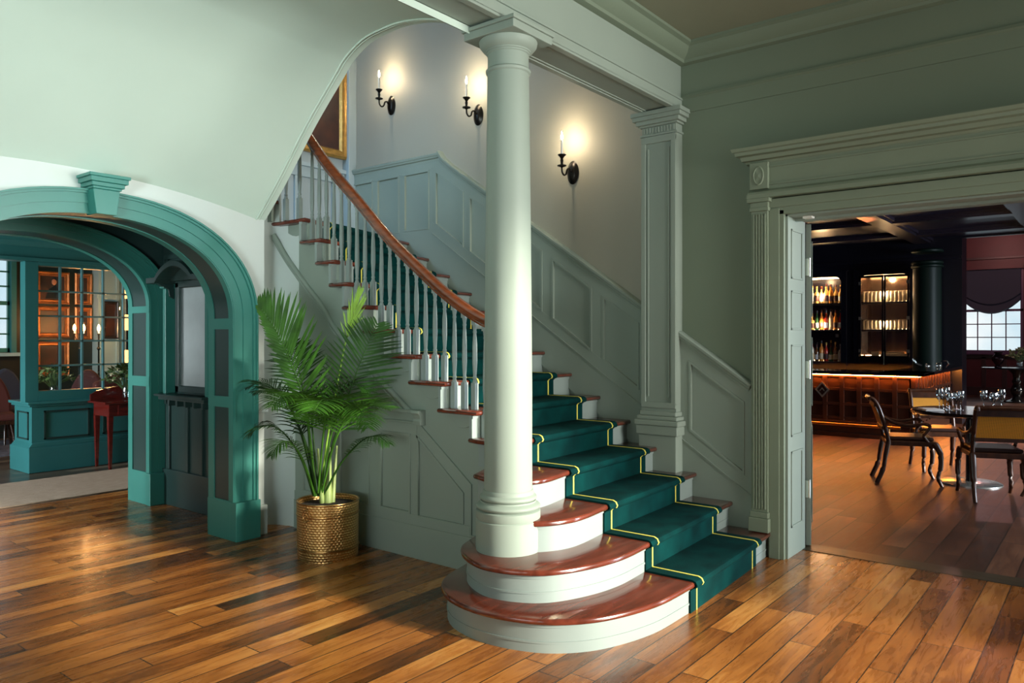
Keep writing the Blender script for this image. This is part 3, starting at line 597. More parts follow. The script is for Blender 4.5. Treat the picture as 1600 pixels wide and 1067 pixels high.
csec = [(0, -.06), (.03, -.06), (.034, -.04), (.05, -.032), (.052, -.022), (.062, -.012), (.064, .004), (.05, .012), (0, .014)]
m = MB(); rail_sweep(m, [(1.99, zc(1.99)), (2.535, zc(2.535))], csec); rail_sweep(m, [(2.805, zc(2.805)), (4.84, zc(4.84)), (4.93, 3.165), (4.985, 3.235)], csec); rail_sweep(m, [(4.965, 3.215), (6.29, 3.215)], csec)
obj('cap_rail', m, SAGE, wn, smooth=30)
m = MB(); ssec = [(.0, -.008), (.034, -.008), (.036, .004), (.0, .008)]
rail_sweep(m, [(1.99, zc(1.99)-.77), (2.535, zc(2.535)-.77)], ssec); rail_sweep(m, [(2.805, zc(2.805)-.77), (5.08, 1.175+.675*3.08-.77)], ssec); obj('skirting_bead', m, SAGE, wn)
m = MB(); m.box(.6, 6.26, 2.42, 5.2, 6.3, 2.6).box(.6, 6.27, 3.08, 5.2, 6.3, 3.2).box(.6, 6.24, 3.18, 5.2, 6.3, 3.22)
for x in (3.6, 4.05, 4.5, 4.95): m.box(x, 6.275, 2.6, x+.08, 6.3, 3.1)
m.box(5.10, 6.2, 2.42, 5.2, 6.3, 5.6)
struct('trim_11', m, mat('landing_trim', (.36, .46, .50), .45), 'pale blue-grey panelling at the back of the stair landing', bevel=.003)
# framed picture on the landing wall
pc = thing('framed_painting', (4.72, 6.28, 3.75), 'large gilt-framed dark painting on the landing wall above the stairs', 'painting')
def frame(root, x0, x1, y, z0, z1, w_=.09, d=.05, cm=None, fm=GOLD, paint=None):
    m = MB(); sec = [(0, 0), (.0, -d*.7), (w_*.25, -d), (w_*.5, -d*.75), (w_*.8, -d*.8), (w_, -d*.3), (w_, 0)]
    rs = [[(x0+u, y+v, z0+u), (x1-u, y+v, z0+u), (x1-u, y+v, z1-u), (x0+u, y+v, z1-u)] for u, v in sec]
    m.rings(rs, caps=False); obj('frame', m, fm, root, smooth=20)
    obj('canvas', MB().box(x0+w_*.9, y-.012, z0+w_*.9, x1-w_*.9, y-.004, z1-w_*.9), cm, root)
OILD = mat('dark_oil_painting', (.10, .035, .02), .35, col2=(.012, .010, .014), vscale=2.2)
frame(pc, 3.9, 5.12, 6.28, 3.33, 4.25, cm=OILD)
# ---------------------------------------------------------------- sconces
def sconce(y, z, label):
    s_ = thing('wall_sconce', (5.2, y, z), label, 'wall lamp', 'candle sconces on the stair wall')
    m = MB(); m.M = Matrix.Translation((-0.0, 0, 0)) @ Matrix.Rotation(R(-90), 4, 'Y'); m.lathe(0, 0, [(.06, .0), (.062, .008), (.052, .014), (.046, .022), (.03, .03), (0, .034)], 24, sx=1.55, sy=.9)
    obj('backplate', m, BRONZE, s_, smooth=40, world=False)
    m = MB().tube(catmull([(-.02, 0, 0), (-.06, 0, .022), (-.09, 0, .012), (-.105, 0, -.025), (-.135, 0, -.04), (-.16, 0, -.02), (-.165, 0, .02)], 5), .008, 8); m.sph((-.045, 0, .012), .014, 8); obj('arm', m, BRONZE, s_, smooth=50, world=False)
    m = MB().lathe(-.165, 0, [(.006, .01), (.012, .018), (.036, .026), (.038, .032), (.012, .036), (.010, .05), (.014, .07), (.010, .085), (.018, .10), (.032, .112), (.034, .118), (.012, .12)], 16); obj('candle_cup', m, BRONZE, s_, smooth=40, world=False)
    m = MB().lathe(-.165, 0, [(.0095, .118), (.0095, .235), (.004, .238)], 12); obj('candle', m, WAX, s_, smooth=40, world=False)
    m = MB().lathe(-.165, 0, [(.003, .236), (.009, .25), (.010, .262), (.006, .285), (.0, .31)], 10); obj('bulb', m, FLAME, s_, smooth=60, world=False)
    point('sconce_light', (5.2-.165, y, z+.275), 13, (1, .80, .56), .014)
sconce(3.496, 2.844, 'candle wall sconce right of the big column, lowest of the three')
sconce(4.521, 3.501, 'candle wall sconce just left of the big column, middle of the three')
sconce(5.666, 3.803, 'candle wall sconce nearest the gilt painting, highest of the three')
# ================================================================ POTTED PALM
px0, py0 = 3.33, 4.27
pp = thing('potted_palm', (px0, py0, 0), 'tall green palm in a hammered brass pot beside the under-stair panelling', 'potted plant')
HB = bpy.data.materials.new('hammered_brass'); HB.use_nodes = True; t_ = HB.node_tree; b_ = t_.nodes['Principled BSDF']
b_.inputs['Base Color'].default_value = (.60, .33, .11, 1); b_.inputs['Metallic'].default_value = 1; b_.inputs['Roughness'].default_value = .34
c_ = t_.nodes.new('ShaderNodeTexCoord'); sx_ = t_.nodes.new('ShaderNodeSeparateXYZ'); t_.links.new(c_.outputs['Object'], sx_.inputs[0])
at_ = t_.nodes.new('ShaderNodeMath'); at_.operation = 'ARCTAN2'; t_.links.new(sx_.outputs['Y'], at_.inputs[0]); t_.links.new(sx_.outputs['X'], at_.inputs[1])
mu_ = t_.nodes.new('ShaderNodeMath'); mu_.operation = 'MULTIPLY'; mu_.inputs[1].default_value = .205; t_.links.new(at_.outputs[0], mu_.inputs[0])
cb_ = t_.nodes.new('ShaderNodeCombineXYZ'); t_.links.new(mu_.outputs[0], cb_.inputs[0]); t_.links.new(sx_.outputs['Z'], cb_.inputs[1])
vo = t_.nodes.new('ShaderNodeTexBrick'); vo.offset = .5; t_.links.new(cb_.outputs[0], vo.inputs['Vector']); vo.inputs['Scale'].default_value = 1
vo.inputs['Brick Width'].default_value = .0245; vo.inputs['Row Height'].default_value = .0165; vo.inputs['Mortar Size'].default_value = .0065; vo.inputs['Mortar Smooth'].default_value = 1
bu = t_.nodes.new('ShaderNodeBump'); t_.links.new(vo.outputs['Fac'], bu.inputs['Height']); bu.inputs['Distance'].default_value = .004; bu.inputs['Strength'].default_value = .8; t_.links.new(bu.outputs[0], b_.inputs['Normal'])
rr_ = t_.nodes.new('ShaderNodeValToRGB'); t_.links.new(vo.outputs['Fac'], rr_.inputs[0]); rr_.color_ramp.elements[0].color = (1.0, .68, .29, 1); rr_.color_ramp.elements[1].color = (.62, .33, .10, 1); t_.links.new(rr_.outputs[0], b_.inputs['Base Color'])
m = MB().lathe(px0, py0, [(.20, .0), (.204, .01), (.206, .10), (.208, .28), (.210, .385), (.200, .385), (.198, .33), (.0, .32)], 56); pot = obj('pot', m, HB, pp, smooth=40)
ang = [2*PI*i/56 for i in range(57)]
for z in (.075, .30, .383): obj('band', MB().tube([(px0+.209*math.cos(a), py0+.209*math.sin(a), z) for a in ang], .005, 6), BRASS, pot, smooth=60)
# ring handle, on the side facing left of the camera
ha = math.atan2(-.6, -.8)-.42; hx, hy = px0+.222*math.cos(ha), py0+.222*math.sin(ha); tx, ty = -math.sin(ha), math.cos(ha)
m = MB().tube([(hx+tx*.028*math.sin(2*PI*i/20), hy+ty*.028*math.sin(2*PI*i/20), .315+.038*math.cos(2*PI*i/20)) for i in range(21)], .004, 6); m.sph((hx-.008*math.cos(ha), hy-.008*math.sin(ha), .35), .011, 8); obj('ring_handle', m, BRASS, pot, smooth=60)
m = MB().lathe(px0, py0, [(.197, .315), (.197, .35), (.0, .365)], 32); obj('soil', m, SOIL, pp, smooth=60)
CR = Vector((.6226, -.7825, 0)); CF = Vector((.7825, .6226, 0)); F_ = 1194.
def at(px, py, dep):   # plan of the palm: photo-side measurements turned into metres at a given distance
    return CF*dep+CR*((px-800)/F_*dep)+Vector((0, 0, 1.5-(py-527)/F_*dep))
base = Vector((px0, py0, .35)); rnd = random.Random(3)
def frond(ctrl, n, length, start=.25, droop=.25, width=.016, mtl=LEAF, sides=(1, 1), fan=.6, nrm=None, curl=.0, lift=.25, tipfrac=.55):
    P = [Vector(p) for p in catmull(ctrl, 8)]; m = MB(); N_ = len(P)
    m.tube(P, [.008*(1-.78*i/(N_-1)) for i in range(N_)], 6)
    nrm = Vector(nrm) if nrm else None
    def pt(t): i = min(int(t*(N_-1)), N_-2); f = t*(N_-1)-i; return P[i].lerp(P[i+1], f), (P[i+1]-P[i]).normalized()
    for i in range(n):
        t = start+(1-start)*(i+.5)/n; p, T = pt(min(t, .999))
        U = nrm if nrm else Vector((0, 0, 1)); side = T.cross(U)
        if side.length < .1: side = T.cross(CF)
        side.normalize(); up = side.cross(T).normalized()
        s_ = (t-start)/(1-start); Ll = length*(math.sin(PI*(.16+.80*s_))**.7)*(1-.25*s_)
        for sg, en in ((1, sides[0]), (-1, sides[1])):
            if not en: continue
            L_ = Ll*en*rnd.uniform(.88, 1.1); fa = fan*(.8+.5*s_)*rnd.uniform(.9, 1.1)
            d = (side*sg*math.cos(fa)+T*math.sin(fa)+up*lift*rnd.uniform(.6, 1.3)).normalized(); q = p.copy(); pts = []; ww = []
            K = 5
            for j in range(K+1):
                u = j/K; pts.append(q.copy()); ww.append(width*.9*(math.sin(PI*(.12+.84*u))**.8 if j < K else .04)); q = q+d*(L_/K); d = (d+Vector((0, 0, -1))*droop*(.35+u)*.35+T*curl*.1).normalized()
            vs = []; 
            for j, qq in enumerate(pts):
                dd = (pts[min(j+1, K)]-pts[max(j-1, 0)]).normalized(); wv = dd.cross(up); wv = wv.normalized() if wv.length > .05 else T
                vs += [qq+wv*ww[j]*.5+up*ww[j]*.12, qq, qq-wv*ww[j]*.5+up*ww[j]*.12]
            fs = []
            for j in range(K): fs += [(3*j, 3*j+1, 3*j+4, 3*j+3), (3*j+1, 3*j+2, 3*j+5, 3*j+4)]
            m.add([(min(v.x, 3.625+.0*v.z), min(v.y, 5.04), v.z) for v in vs], fs)
    return obj('frond', m, [mtl], pp, smooth=60)
D = 5.26
def cl(*pts): return [tuple(at(x, y, d)) for x, y, d in pts]
facing = tuple(-CF)
UPN = (0, 0, 1)
# the four tall fronds, seen broadside
frond(cl((494, 775, D), (487, 700, D-.02), (473, 620, D-.05), (451, 560, D-.08), (430, 515, D-.08), (404, 478, D-.05)), 30, .42, .33, .05, .024, nrm=facing, sides=(1, .36), fan=.80, lift=.10)
frond(cl((500, 775, D), (511, 690, D), (527, 600, D-.02), (541, 530, D-.03), (553, 492, D-.03), (561, 462, D-.03)), 26, .22, .60, .0, .010, LEAFY, nrm=facing, fan=1.34, lift=.05)
frond(cl((503, 775, D), (518, 700, D), (538, 640, D-.02), (556, 585, D-.04), (574, 540, D-.05), (590, 505, D-.05)), 30, .36, .28, .08, .0175, DARKL, nrm=facing, sides=(1, .9), fan=.55, lift=.1)
frond(cl((492, 775, D), (484, 700, D+.05), (478, 640, D+.1), (470, 590, D+.12), (462, 560, D+.12), (455, 535, D+.1)), 30, .26, .40, .3, .013, DARKL, nrm=facing, fan=.5, lift=.1)
# arching fronds around them
frond(cl((492, 775, D), (478, 705, D+.03), (462, 655, D+.03), (446, 625, D), (426, 612, D-.05), (400, 612, D-.1)), 34, .34, .28, .6, .013, DARKL, nrm=UPN, fan=.5, lift=.1)
frond(cl((497, 770, D-.03), (503, 700, D-.12), (508, 655, D-.22), (510, 630, D-.34), (503, 625, D-.48), (490, 642, D-.62)), 34, .38, .30, .5, .013, LEAF, nrm=UPN, fan=.5, lift=.15)
frond(cl((503, 770, D-.02), (520, 700, D-.12), (540, 655, D-.2), (560, 637, D-.26), (583, 634, D-.3), (610, 640, D-.34)), 34, .30, .28, .35, .012, LEAF, nrm=UPN, fan=.55, lift=.22)
frond(cl((505, 775, D), (530, 728, D-.05), (553, 700, D-.1), (573, 684, D-.16), (592, 682, D-.22), (608, 694, D-.26)), 28, .21, .30, .8, .009, DARKL, nrm=UPN, fan=.6, lift=.05)
frond(cl((490, 775, D-.02), (474, 725, D-.1), (455, 690, D-.16), (432, 668, D-.2), (408, 666, D-.22), (388, 680, D-.22)), 34, .26, .28, .7, .010, DARKL, nrm=UPN, fan=.6, lift=.05)
frond(cl((495, 775, D), (480, 700, D+.06), (457, 645, D+.12), (432, 610, D+.16), (408, 598, D+.18), (386, 606, D+.18)), 34, .30, .26, .5, .011, DARKL, nrm=UPN, fan=.55, lift=.1)
frond(cl((497, 775, D), (504, 690, D+.02), (514, 645, D+.04), (532, 610, D+.02), (554, 600, D), (578, 612, D-.04)), 32, .32, .28, .5, .012, DARKL, nrm=UPN, fan=.55, lift=.1)
frond(cl((494, 775, D-.02), (484, 680, D-.05), (476, 640, D-.14), (462, 618, D-.26), (444, 618, D-.38), (425, 636, D-.46)), 30, .30, .28, .5, .011, LEAF, nrm=UPN, fan=.55, lift=.12)
frond(cl((499, 775, D-.02), (515, 690, D-.08), (528, 650, D-.2), (545, 632, D-.34), (562, 640, D-.46), (574, 668, D-.54)), 30, .28, .30, .5, .011, LEAF, nrm=UPN, fan=.55, lift=.12)
frond(cl((492, 775, D-.02), (480, 735, D-.14), (466, 705, D-.26), (450, 690, D-.36), (436, 694, D-.42), (424, 712, D-.46)), 26, .20, .28, .7, .009, LEAF, nrm=UPN, fan=.6, lift=.05)
frond(cl((499, 775, D), (490, 690, D+.04), (488, 650, D+.1), (500, 620, D+.18), (520, 596, D+.22), (540, 590, D+.22)), 30, .30, .28, .5, .012, DARKL, nrm=UPN, fan=.55, lift=.1)
m = MB()
for dx, dy, tx_, r in ((0, 0, (.02, .01), .026), (-.03, .02, (-.04, .0), .016), (.03, -.01, (.07, .04), .015)):
    m.tube(catmull([(px0+dx, py0+dy, .34), (px0+dx+tx_[0]*.4, py0+dy+tx_[1]*.4, .50), (px0+dx+tx_[0], py0+dy+tx_[1], .74)], 4), [r*1.25-(r*.75)*i/8 for i in range(9)], 10)
obj('stem', m, STEM, pp, smooth=60)
# ================================================================ BAR ROOM
struct('wall_bar_entry', MB().box(5.5, -6, 0, 5.56, DY0-.0, 3.3).box(5.5, DY1+.02, 0, 5.56, 7, 3.3).box(5.5, DY0, DZ+.02, 5.56, DY1+.02, 3.3), NAVY)
struct('ceiling_bar', MB().box(5.5, -6, 3.25, 15.2, 7, 3.35), NAVY)
struct('wall_bar_side', MB().box(5.5, 6.9, 0, 15.2, 7, 3.3), NAVY)
struct('wall_bar_right', MB().box(5.5, -6.1, 0, 9.5, -6, 4.4).box(9.5, -6.1, 0, 22, -6, .8).box(9.5, -6.1, 2.6, 22, -6, 4.4).box(22, -6.1, 0, 24, -6, 4.4), REDP)
m = MB()
for x in (7.4, 9.1, 10.75, 12.4, 14.1): m.box(x-.13, -6, 3.17, x+.13, 7, 3.25); m.box(x-.17, -6, 3.2, x+.17, 7, 3.25)
for y in (-4.2, -1.6, 1.0, 2.75, 5.2): m.box(5.56, y-.13, 3.165, 15.2, y+.13, 3.25); m.box(5.56, y-.17, 3.2, 15.2, y+.17, 3.25)
struct('trim_12', m, mat('coffer_paint', (.015, .012, .022), .3), 'dark coffered ceiling beams of the bar')
BX = 15.2
N1 = (4.13, 5.35, 1.04, 2.65); N2 = (2.955, 3.805, 1.15, 2.65)
m = MB(); m.box(BX, N1[1], 0, BX+.1, 7, 3.3).box(BX, N2[1], 0, BX+.1, N1[0], 3.3).box(BX, 2.14, 0, BX+.1, N2[0], 3.3)
for n_ in (N1, N2): m.box(BX, n_[0], 0, BX+.1, n_[1], n_[2]).box(BX, n_[0], n_[3], BX+.1, n_[1], 3.3)
m.box(BX, -6, 3.22, BX+.1, 2.14, 4.4).box(BX+.1, 2.14, 0, BX+.5, 2.2, 4.4)
struct('wall_bar_back', m, BLACKP)
m = MB()
for n_ in (N1, N2):   # rounded upper corners and architraves of the niches
    y0, y1, z0, z1 = n_; r = .12
    for ys, s_ in ((y0, 1), (y1, -1)):
        m.prism([(ys, z1), (ys+s_*r, z1)]+[(ys+s_*r*(1-math.sin(PI/2*i/6)), z1-r*(1-math.cos(PI/2*i/6))) for i in range(7)], 'x', BX-.02, BX+.04)
    m.box(BX-.03, y0-.10, z0-.1, BX, y0, z1+.1).box(BX-.03, y1, z0-.1, BX, y1+.10, z1+.1).box(BX-.03, y0, z1, BX, y1, z1+.1)
m.box(BX-.05, 2.14, 2.86, BX, 7, 2.92); m.box(BX-.03, 4.0, 2.75, BX, 7, 2.77)
struct('trim_13', m, BLACKP, 'black architraves of the bar back wall', bevel=.004)
def cabinet(name, n_, label, glass):
    y0, y1, z0, z1 = n_; r = thing(name, (BX+.2, (y0+y1)/2, z0), label, 'display shelf')
    m = MB().box(BX+.36, y0, z0, BX+.40, y1, z1).box(BX+.02, y0-.03, z0, BX+.4, y0, z1).box(BX+.02, y1, z0, BX+.4, y1+.03, z1).box(BX+.02, y0-.03, z0-.03, BX+.4, y1+.03, z0).box(BX+.02, y0-.03, z1, BX+.4, y1+.03, z1+.03); obj('case', m, mat('niche_navy', (.015, .012, .03), .3) if not glass else mat('niche_mirror', (.30, .20, .14), .15, .8), r)
    zs = [2.155, 1.645]
    for z in zs: obj('shelf', MB().box(BX+.05, y0, z-.025, BX+.36, y1, z), BLACKP, r); obj('shelf_light', MB().box(BX+.34, y0+.02, z-.001, BX+.355, y1-.02, z+.018), mat('warm_led', (1, .6, .25), .5, emit=14, emcol=(1, .62, .30)), r)
    obj('shelf_light', MB().box(BX+.06, y0+.05, z1-.03, BX+.09, y1-.05, z1-.005), MATS['warm_led'], r)
    obj('shelf_light', MB().box(BX+.34, y0+.02, z0+.001, BX+.355, y1-.02, z0+.018), MATS['warm_led'], r)
    return r
c1 = cabinet('bottle_shelves', N1, 'lit bar niche with three rows of liquor bottles', False)
c2 = cabinet('glass_cabinet', N2, 'lit glass-fronted cabinet with rounded top corners holding rows of drinking glasses', True)
ym = (N2[0]+N2[1])/2
for y0, y1 in ((N2[0]+.005, ym-.003), (ym+.003, N2[1]-.005)):
    m = MB().box(BX-.045, y0, 1.12, BX-.02, y0+.03, 2.64).box(BX-.045, y1-.03, 1.12, BX-.02, y1, 2.64).box(BX-.045, y0, 1.12, BX-.02, y1, 1.16).box(BX-.045, y0, 2.6, BX-.02, y1, 2.64)
    d = obj('door', m, BLACKP, c2); obj('pane', MB().box(BX-.034, y0+.02, 1.15, BX-.031, y1-.02, 2.62), PANE, d)
    yy = y0+.01 if y0 < ym-.1 and y0 < N2[0]+.1 else y1-.02
    for z in (1.25, 1.85, 2.5): obj('hinge', MB().box(BX-.055, yy-.02, z-.03, BX-.045, yy+.03, z+.03), STEEL, d)
h = MB().tube([(BX-.06, ym-.004, 1.0), (BX-.06, ym-.004, 1.24)], .008, 6); obj('handle', h, STEEL, c2)
for yl in (4.5, 3.38):
    for z in (1.75, 2.3, 2.6): point('niche_light', (BX+.06, yl, z+.0), 9, (1, .66, .34), .05)
# bottles
BC = [('amber', (.75, .28, .05)), ('golden', (.85, .55, .18)), ('red', (.55, .04, .02)), ('clear', (.75, .70, .60)), ('brown', (.16, .06, .02)), ('green', (.03, .10, .04))]
SHAPES = [([(.030, 0), (.034, .006), (.034, .15), (.030, .175), (.012, .205), (.011, .26), (.013, .262), (.013, .275)], 1), ([(.036, 0), (.040, .006), (.040, .12), (.034, .145), (.013, .165), (.012, .21), (.016, .212), (.016, .235)], .9), ([(.031, 0), (.033, .005), (.033, .175), (.024, .20), (.012, .215), (.011, .28), (.013, .29)], 1.05)]
protos = {}
def bottle(ci, si):
    n_, c_ = BC[ci]; key = (ci, si)
    m_ = mat('bottle_'+n_, c_, .12, spec=.8, emit=0)
    pr_, _ = SHAPES[si]; r = thing('liquor_bottle', (0, 0, 0), '', 'bottle')
    obj('glass_body', MB().lathe(0, 0, pr_, 10), m_, r, smooth=50, world=False)
    zc_ = pr_[3][1]; obj('label', MB().lathe(0, 0, [(pr_[2][0]+.001, .03), (pr_[2][0]+.001, .11)], 10), [CREAM, WHITE, mat('label_dark', (.08, .03, .03), .6)][(ci+si) % 3], r, smooth=50, world=False)
    obj('cap', MB().lathe(0, 0, [(.0145, pr_[-1][1]-.03), (.0145, pr_[-1][1]+.006)], 8), [BLACKP, GOLD, REDP][(ci*2+si) % 3], r, smooth=50, world=False); return r
ORD = ['', 'first', 'second', 'third', 'fourth', 'fifth', 'sixth', 'seventh', 'eighth', 'ninth', 'tenth', 'eleventh', 'twelfth', 'thirteenth', 'fourteenth', 'fifteenth']
rb_ = random.Random(5); ROWN = {1.04: 'bottom', 1.645: 'middle', 2.155: 'top'}; first = {}
for z in (1.04, 1.645, 2.155):
    for row, x in enumerate((BX+.12, BX+.24)):
        y = N1[0]+.045+row*.03; nb = 0
        while y < N1[1]-.04:
            ci = rb_.choices(range(6), [4, 4, 2, 3, 3 if z < 1.5 else 1, 2 if z < 1.5 else .4])[0]; si = rb_.choices(range(3), [4, 5, 3])[0]; key = (ci, si)
            if key not in first: b_ = bottle(ci, si); first[key] = b_
            else: b_ = copy_tree(first[key])
            b_.location = (x+rb_.uniform(-.012, .012), y, z+(.02 if row and False else 0)+.001); b_.scale = (1.14, 1.14, rb_.uniform(1.1, 1.42)); cn = BC[ci][0]
            sh = ['slim', 'squat', 'tapering'][si]
            nb += 1; tag(b_, '%s %s bottle, %s from the right, %s row, %s niche shelf' % (sh, cn, ORD[nb], ('front', 'back')[row], ROWN[z]), 'bottle', 'bottles on the %s niche shelf' % ROWN[z]); y += .088
# glasses in cabinet
def tumbler(r=.03, h=.10): return MB().lathe(0, 0, [(r*.75, 0), (r*.8, .004), (r, h), (r*.93, h), (r*.72, .012), (0, .012)], 10)
cg = mat('lit_cabinet_glass', (.92, .80, .60), .15, trans=.2)
g0 = None
for z, nm, hh in ((2.155, 'top', 1.85), (1.645, 'middle', 1.6)):
    for row, x in enumerate((BX+.10, BX+.18, BX+.26)):
        y = N2[0]+.05+.01*row; nb = 0
        while y < N2[1]-.03:
            if g0 is None: g0 = obj('drinking_glass', tumbler(), cg, smooth=40); g = g0
            else: g = g0.copy(); COL.objects.link(g)
            g.location = (x, y, z+.001); g.scale = (1.08, 1.08, hh+.25*(row == 2)); nb += 1; tag(g, 'drinking glass, %s from the right in the %s row of the %s cabinet shelf' % (ORD[nb], ('front', 'middle', 'back')[row], nm), 'glass', 'glasses on the %s shelf of the glass cabinet' % nm); y += .068
tag(obj('card_box', MB().box(BX+.08, 3.5, 1.151, BX+.16, 3.62, 1.23), CREAM, bevel=.003), 'small cream box at the bottom of the glass cabinet', 'box')
tag(obj('folded_napkins', MB().box(BX+.06, 3.0, 1.151, BX+.28, 3.46, 1.20).box(BX+.07, 3.1, 1.20, BX+.27, 3.4, 1.235), CREAM, bevel=.005), 'stack of cream folded napkins at the bottom of the glass cabinet', 'napkins')
tag(obj('wall_notice', MB().box(BX+.345, 4.27, 1.50, BX+.35, 4.33, 1.565), WHITE), 'tiny white square notice below the middle bottle shelf', 'sign')
# bar counter
bc = thing('bar_counter', (12.2, 4, 0), 'L-shaped dark wooden bar counter with panelled front glowing orange under the top', 'bar counter')
BF = 12.2; BYE = 2.30
m = MB().box(BF, BYE, .22, BF+.08, 6.85, .93).box(BF, BYE, .22, 15.15, BYE+.08, .93).box(BF+.02, BYE+.02, 0, BF+.08, 6.85, .22).box(BF, BYE+.02, 0, 15.15, BYE+.08, .22); obj('body', m, BARW, bc)
m = MB().box(BF-.22, BYE-.16, .945, BF+.5, 6.85, .995).box(BF-.22, BYE-.16, .945, 15.15, BYE+.45, .995); obj('countertop', m, mat('black_counter_top', (.006, .007, .008), .08, coat=.5), bc, bevel=.012)
m = MB(); ys = [2.32+.245*i for i in range(19)]
for i, y in enumerate(ys[:-1]):
    m.box(BF-.025, y-.03, .24, BF, y+.035, .925)
m.box(BF-.02, BYE, .90, BF, 6.85, .93)
for z in (.725, .50, .29, .24): m.box(BF-.022, BYE, z-.03, BF, 6.85, z+.012)
for i in range(12):
    x = BF+.02+i*.24; m.box(x, BYE-.025, .24, x+.06, BYE, .925)
for z in (.725, .50, .29): m.box(BF, BYE-.022, z-.03, 15.1, BYE, z+.012)
obj('panel_frame', m, BARW, bc, bevel=.003)
m = MB().box(BF-.06, BYE-.05, .20, BF, 6.85, .235).box(BF-.05, BYE-.04, 0, BF+.02, 6.85, .06); obj('base_moulding', m, BARW, bc, bevel=.004)
orange = mat('orange_led', (1, .35, .06), .5, emit=110, emcol=(1, .31, .05))
m = MB().box(BF-.055, BYE-.05, .930, BF-.03, 6.8, .944); obj('led_strip', m, orange, bc); m = MB().box(BF-.05, BYE-.055, .930, 15, BYE-.03, .944); obj('led_strip', m, orange, bc)
m = MB().tube([(BF-.22, 2.45, .20), (BF-.22, 6.8, .20)], .022, 10); fr = obj('foot_rail', m, BRASS, bc, smooth=60)
for y in (2.6, 3.72, 5.0, 6.2): obj('rail_bracket', MB().tube([(BF-.22, y, .0), (BF-.22, y, .19)], .012, 8).tube([(BF-.22, y, .20), (BF-.0, y, .20)], .012, 8), BRASS, fr, smooth=60)
m = MB()
for r_, w_ in ((.105, .016), (.085, .006)):
    q = [(3.585+r_*math.cos(PI/2*i), .70+1.15*r_*math.sin(PI/2*i)) for i in range(4)]; q2 = [(3.585+(r_-w_)*math.cos(PI/2*i), .70+1.15*(r_-w_)*math.sin(PI/2*i)) for i in range(4)]
    for i in range(4): j = (i+1) % 4; m.prism([q[i], q[j], q2[j], q2[i]], 'x', BF-.045, BF-.02)
m.prism([(3.62, .685), (3.585, .73), (3.55, .685), (3.55, .672), (3.585, .712), (3.62, .672)], 'x', BF-.045, BF-.02)
obj('diamond_emblem', m, STEEL, bc); obj('emblem_backing', MB().prism([(3.585+.118*math.cos(PI/2*i), .70+.135*math.sin(PI/2*i)) for i in range(4)], 'x', BF-.03, BF), BARW, bc)
# big round column, added spot without a fixture that tints the coffers orange
bcol = thing('bar_column', (14.75, 2.60, .99), 'thick glossy black-green round column behind the bar corner', 'column')
DG = mat('glossy_black_green', (.003, .012, .009), .45, spec=.2)
obj('shaft', MB().lathe(14.75, 2.60, [(.225, 0), (.22, 2.70)], 32), DG, bcol, smooth=50)
for z in (2.72, 2.78, 2.98): obj('necking', MB().lathe(14.75, 2.60, [(.225, z-.03), (.25, z-.015), (.25, z+.01), (.225, z+.03)], 32), DG, bcol, smooth=30)
sp = bpy.data.lights.new('coffer_fill_spot', 'SPOT'); sp.energy = 2600; sp.color = (1, .28, .08); sp.spot_size = R(26); sp.spot_blend = .4; sp.shadow_soft_size = .03
spo = bpy.data.objects.new('coffer_fill_spot', sp); COL.objects.link(spo); spo.location = (12.3, 3.3, 2.0); spo.rotation_euler = (Vector((11.6, 3.0, 3.2))-Vector(spo.location)).to_track_quat('-Z', 'Y').to_euler()
# kitchenware on the counter end
m = MB(); tag(obj('glass_bird', MB().sph((13.4, 2.35, 1.05), .045, 12, 1.6, 1, 1).tube([(13.32, 2.42, 1.06), (13.28, 2.5, 1.10), (13.25, 2.53, 1.16)], [.02, .014, .02], 8).lathe(13.4, 2.35, [(.03, 0), (.006, .02), (.01, .05)], 10, z=.996), GLASS, smooth=60), 'clear glass ornament on the bar counter corner nearer the cabinet', 'ornament')
tag(obj('glass_ornament', MB().sph((13.7, 2.25, 1.05), .05, 12).tube([(13.7, 2.25, 1.08), (13.7, 2.20, 1.13), (13.7, 2.13, 1.13), (13.7, 2.11, 1.08), (13.7, 2.15, 1.03)], .010, 8).lathe(13.7, 2.25, [(.03, 0), (.01, .02), (.01, .03)], 10, z=.996), GLASS, smooth=60), 'clear glass ornament on the bar counter nearer the window', 'ornament')
# ---- window end of the dining room
WX = 23.0
m = MB().box(WX, -6, 0, WX+.15, 1.90, 4.4).box(WX, 3.26, 0, WX+.15, 7, 4.4).box(WX, 1.90, 0, WX+.15, 3.26, 1.11).box(WX, 1.90, 3.30, WX+.15, 3.26, 4.4)
struct('wall_dining', m, REDP)
struct('ceiling_dining', MB().box(BX, -6, 4.3, WX+.1, 7, 4.4), NAVY); struct('wall_dining_side', MB().box(BX, 6.9, 0, WX, 7, 4.4), REDP)
m = MB()
for y in (1.4, 1.85, 2.3, 2.75, 3.2, 3.65): m.box(WX-.03, y-.05, .2, WX, y+.05, 1.0)
m.box(WX-.03, .8, 0, WX, 4.2, .22).box(WX-.03, .8, .95, WX, 4.2, 1.08).box(WX-.05, .8, 3.5, WX, 4.2, 3.56)
struct('trim_14', m, REDB, 'dark red panelling beneath the far dining window', bevel=.004)
wi = sroot('window_1', (WX, 2.58, 1.11), 'bright sash window in the dining room beyond the bar')
m = MB().box(WX-.02, 1.86, 1.07, WX+.1, 3.30, 1.12).box(WX+.0, 1.90, 1.11, WX+.08, 1.96, 3.3).box(WX, 3.20, 1.11, WX+.08, 3.26, 3.3).box(WX, 1.9, 2.16, WX+.08, 3.26, 2.22).box(WX, 1.9, 1.11, WX+.08, 3.26, 1.17)
for i in (1, 2, 3): y = 1.96+i*.31; m.box(WX+.02, y-.012, 1.11, WX+.06, y+.012, 3.3)
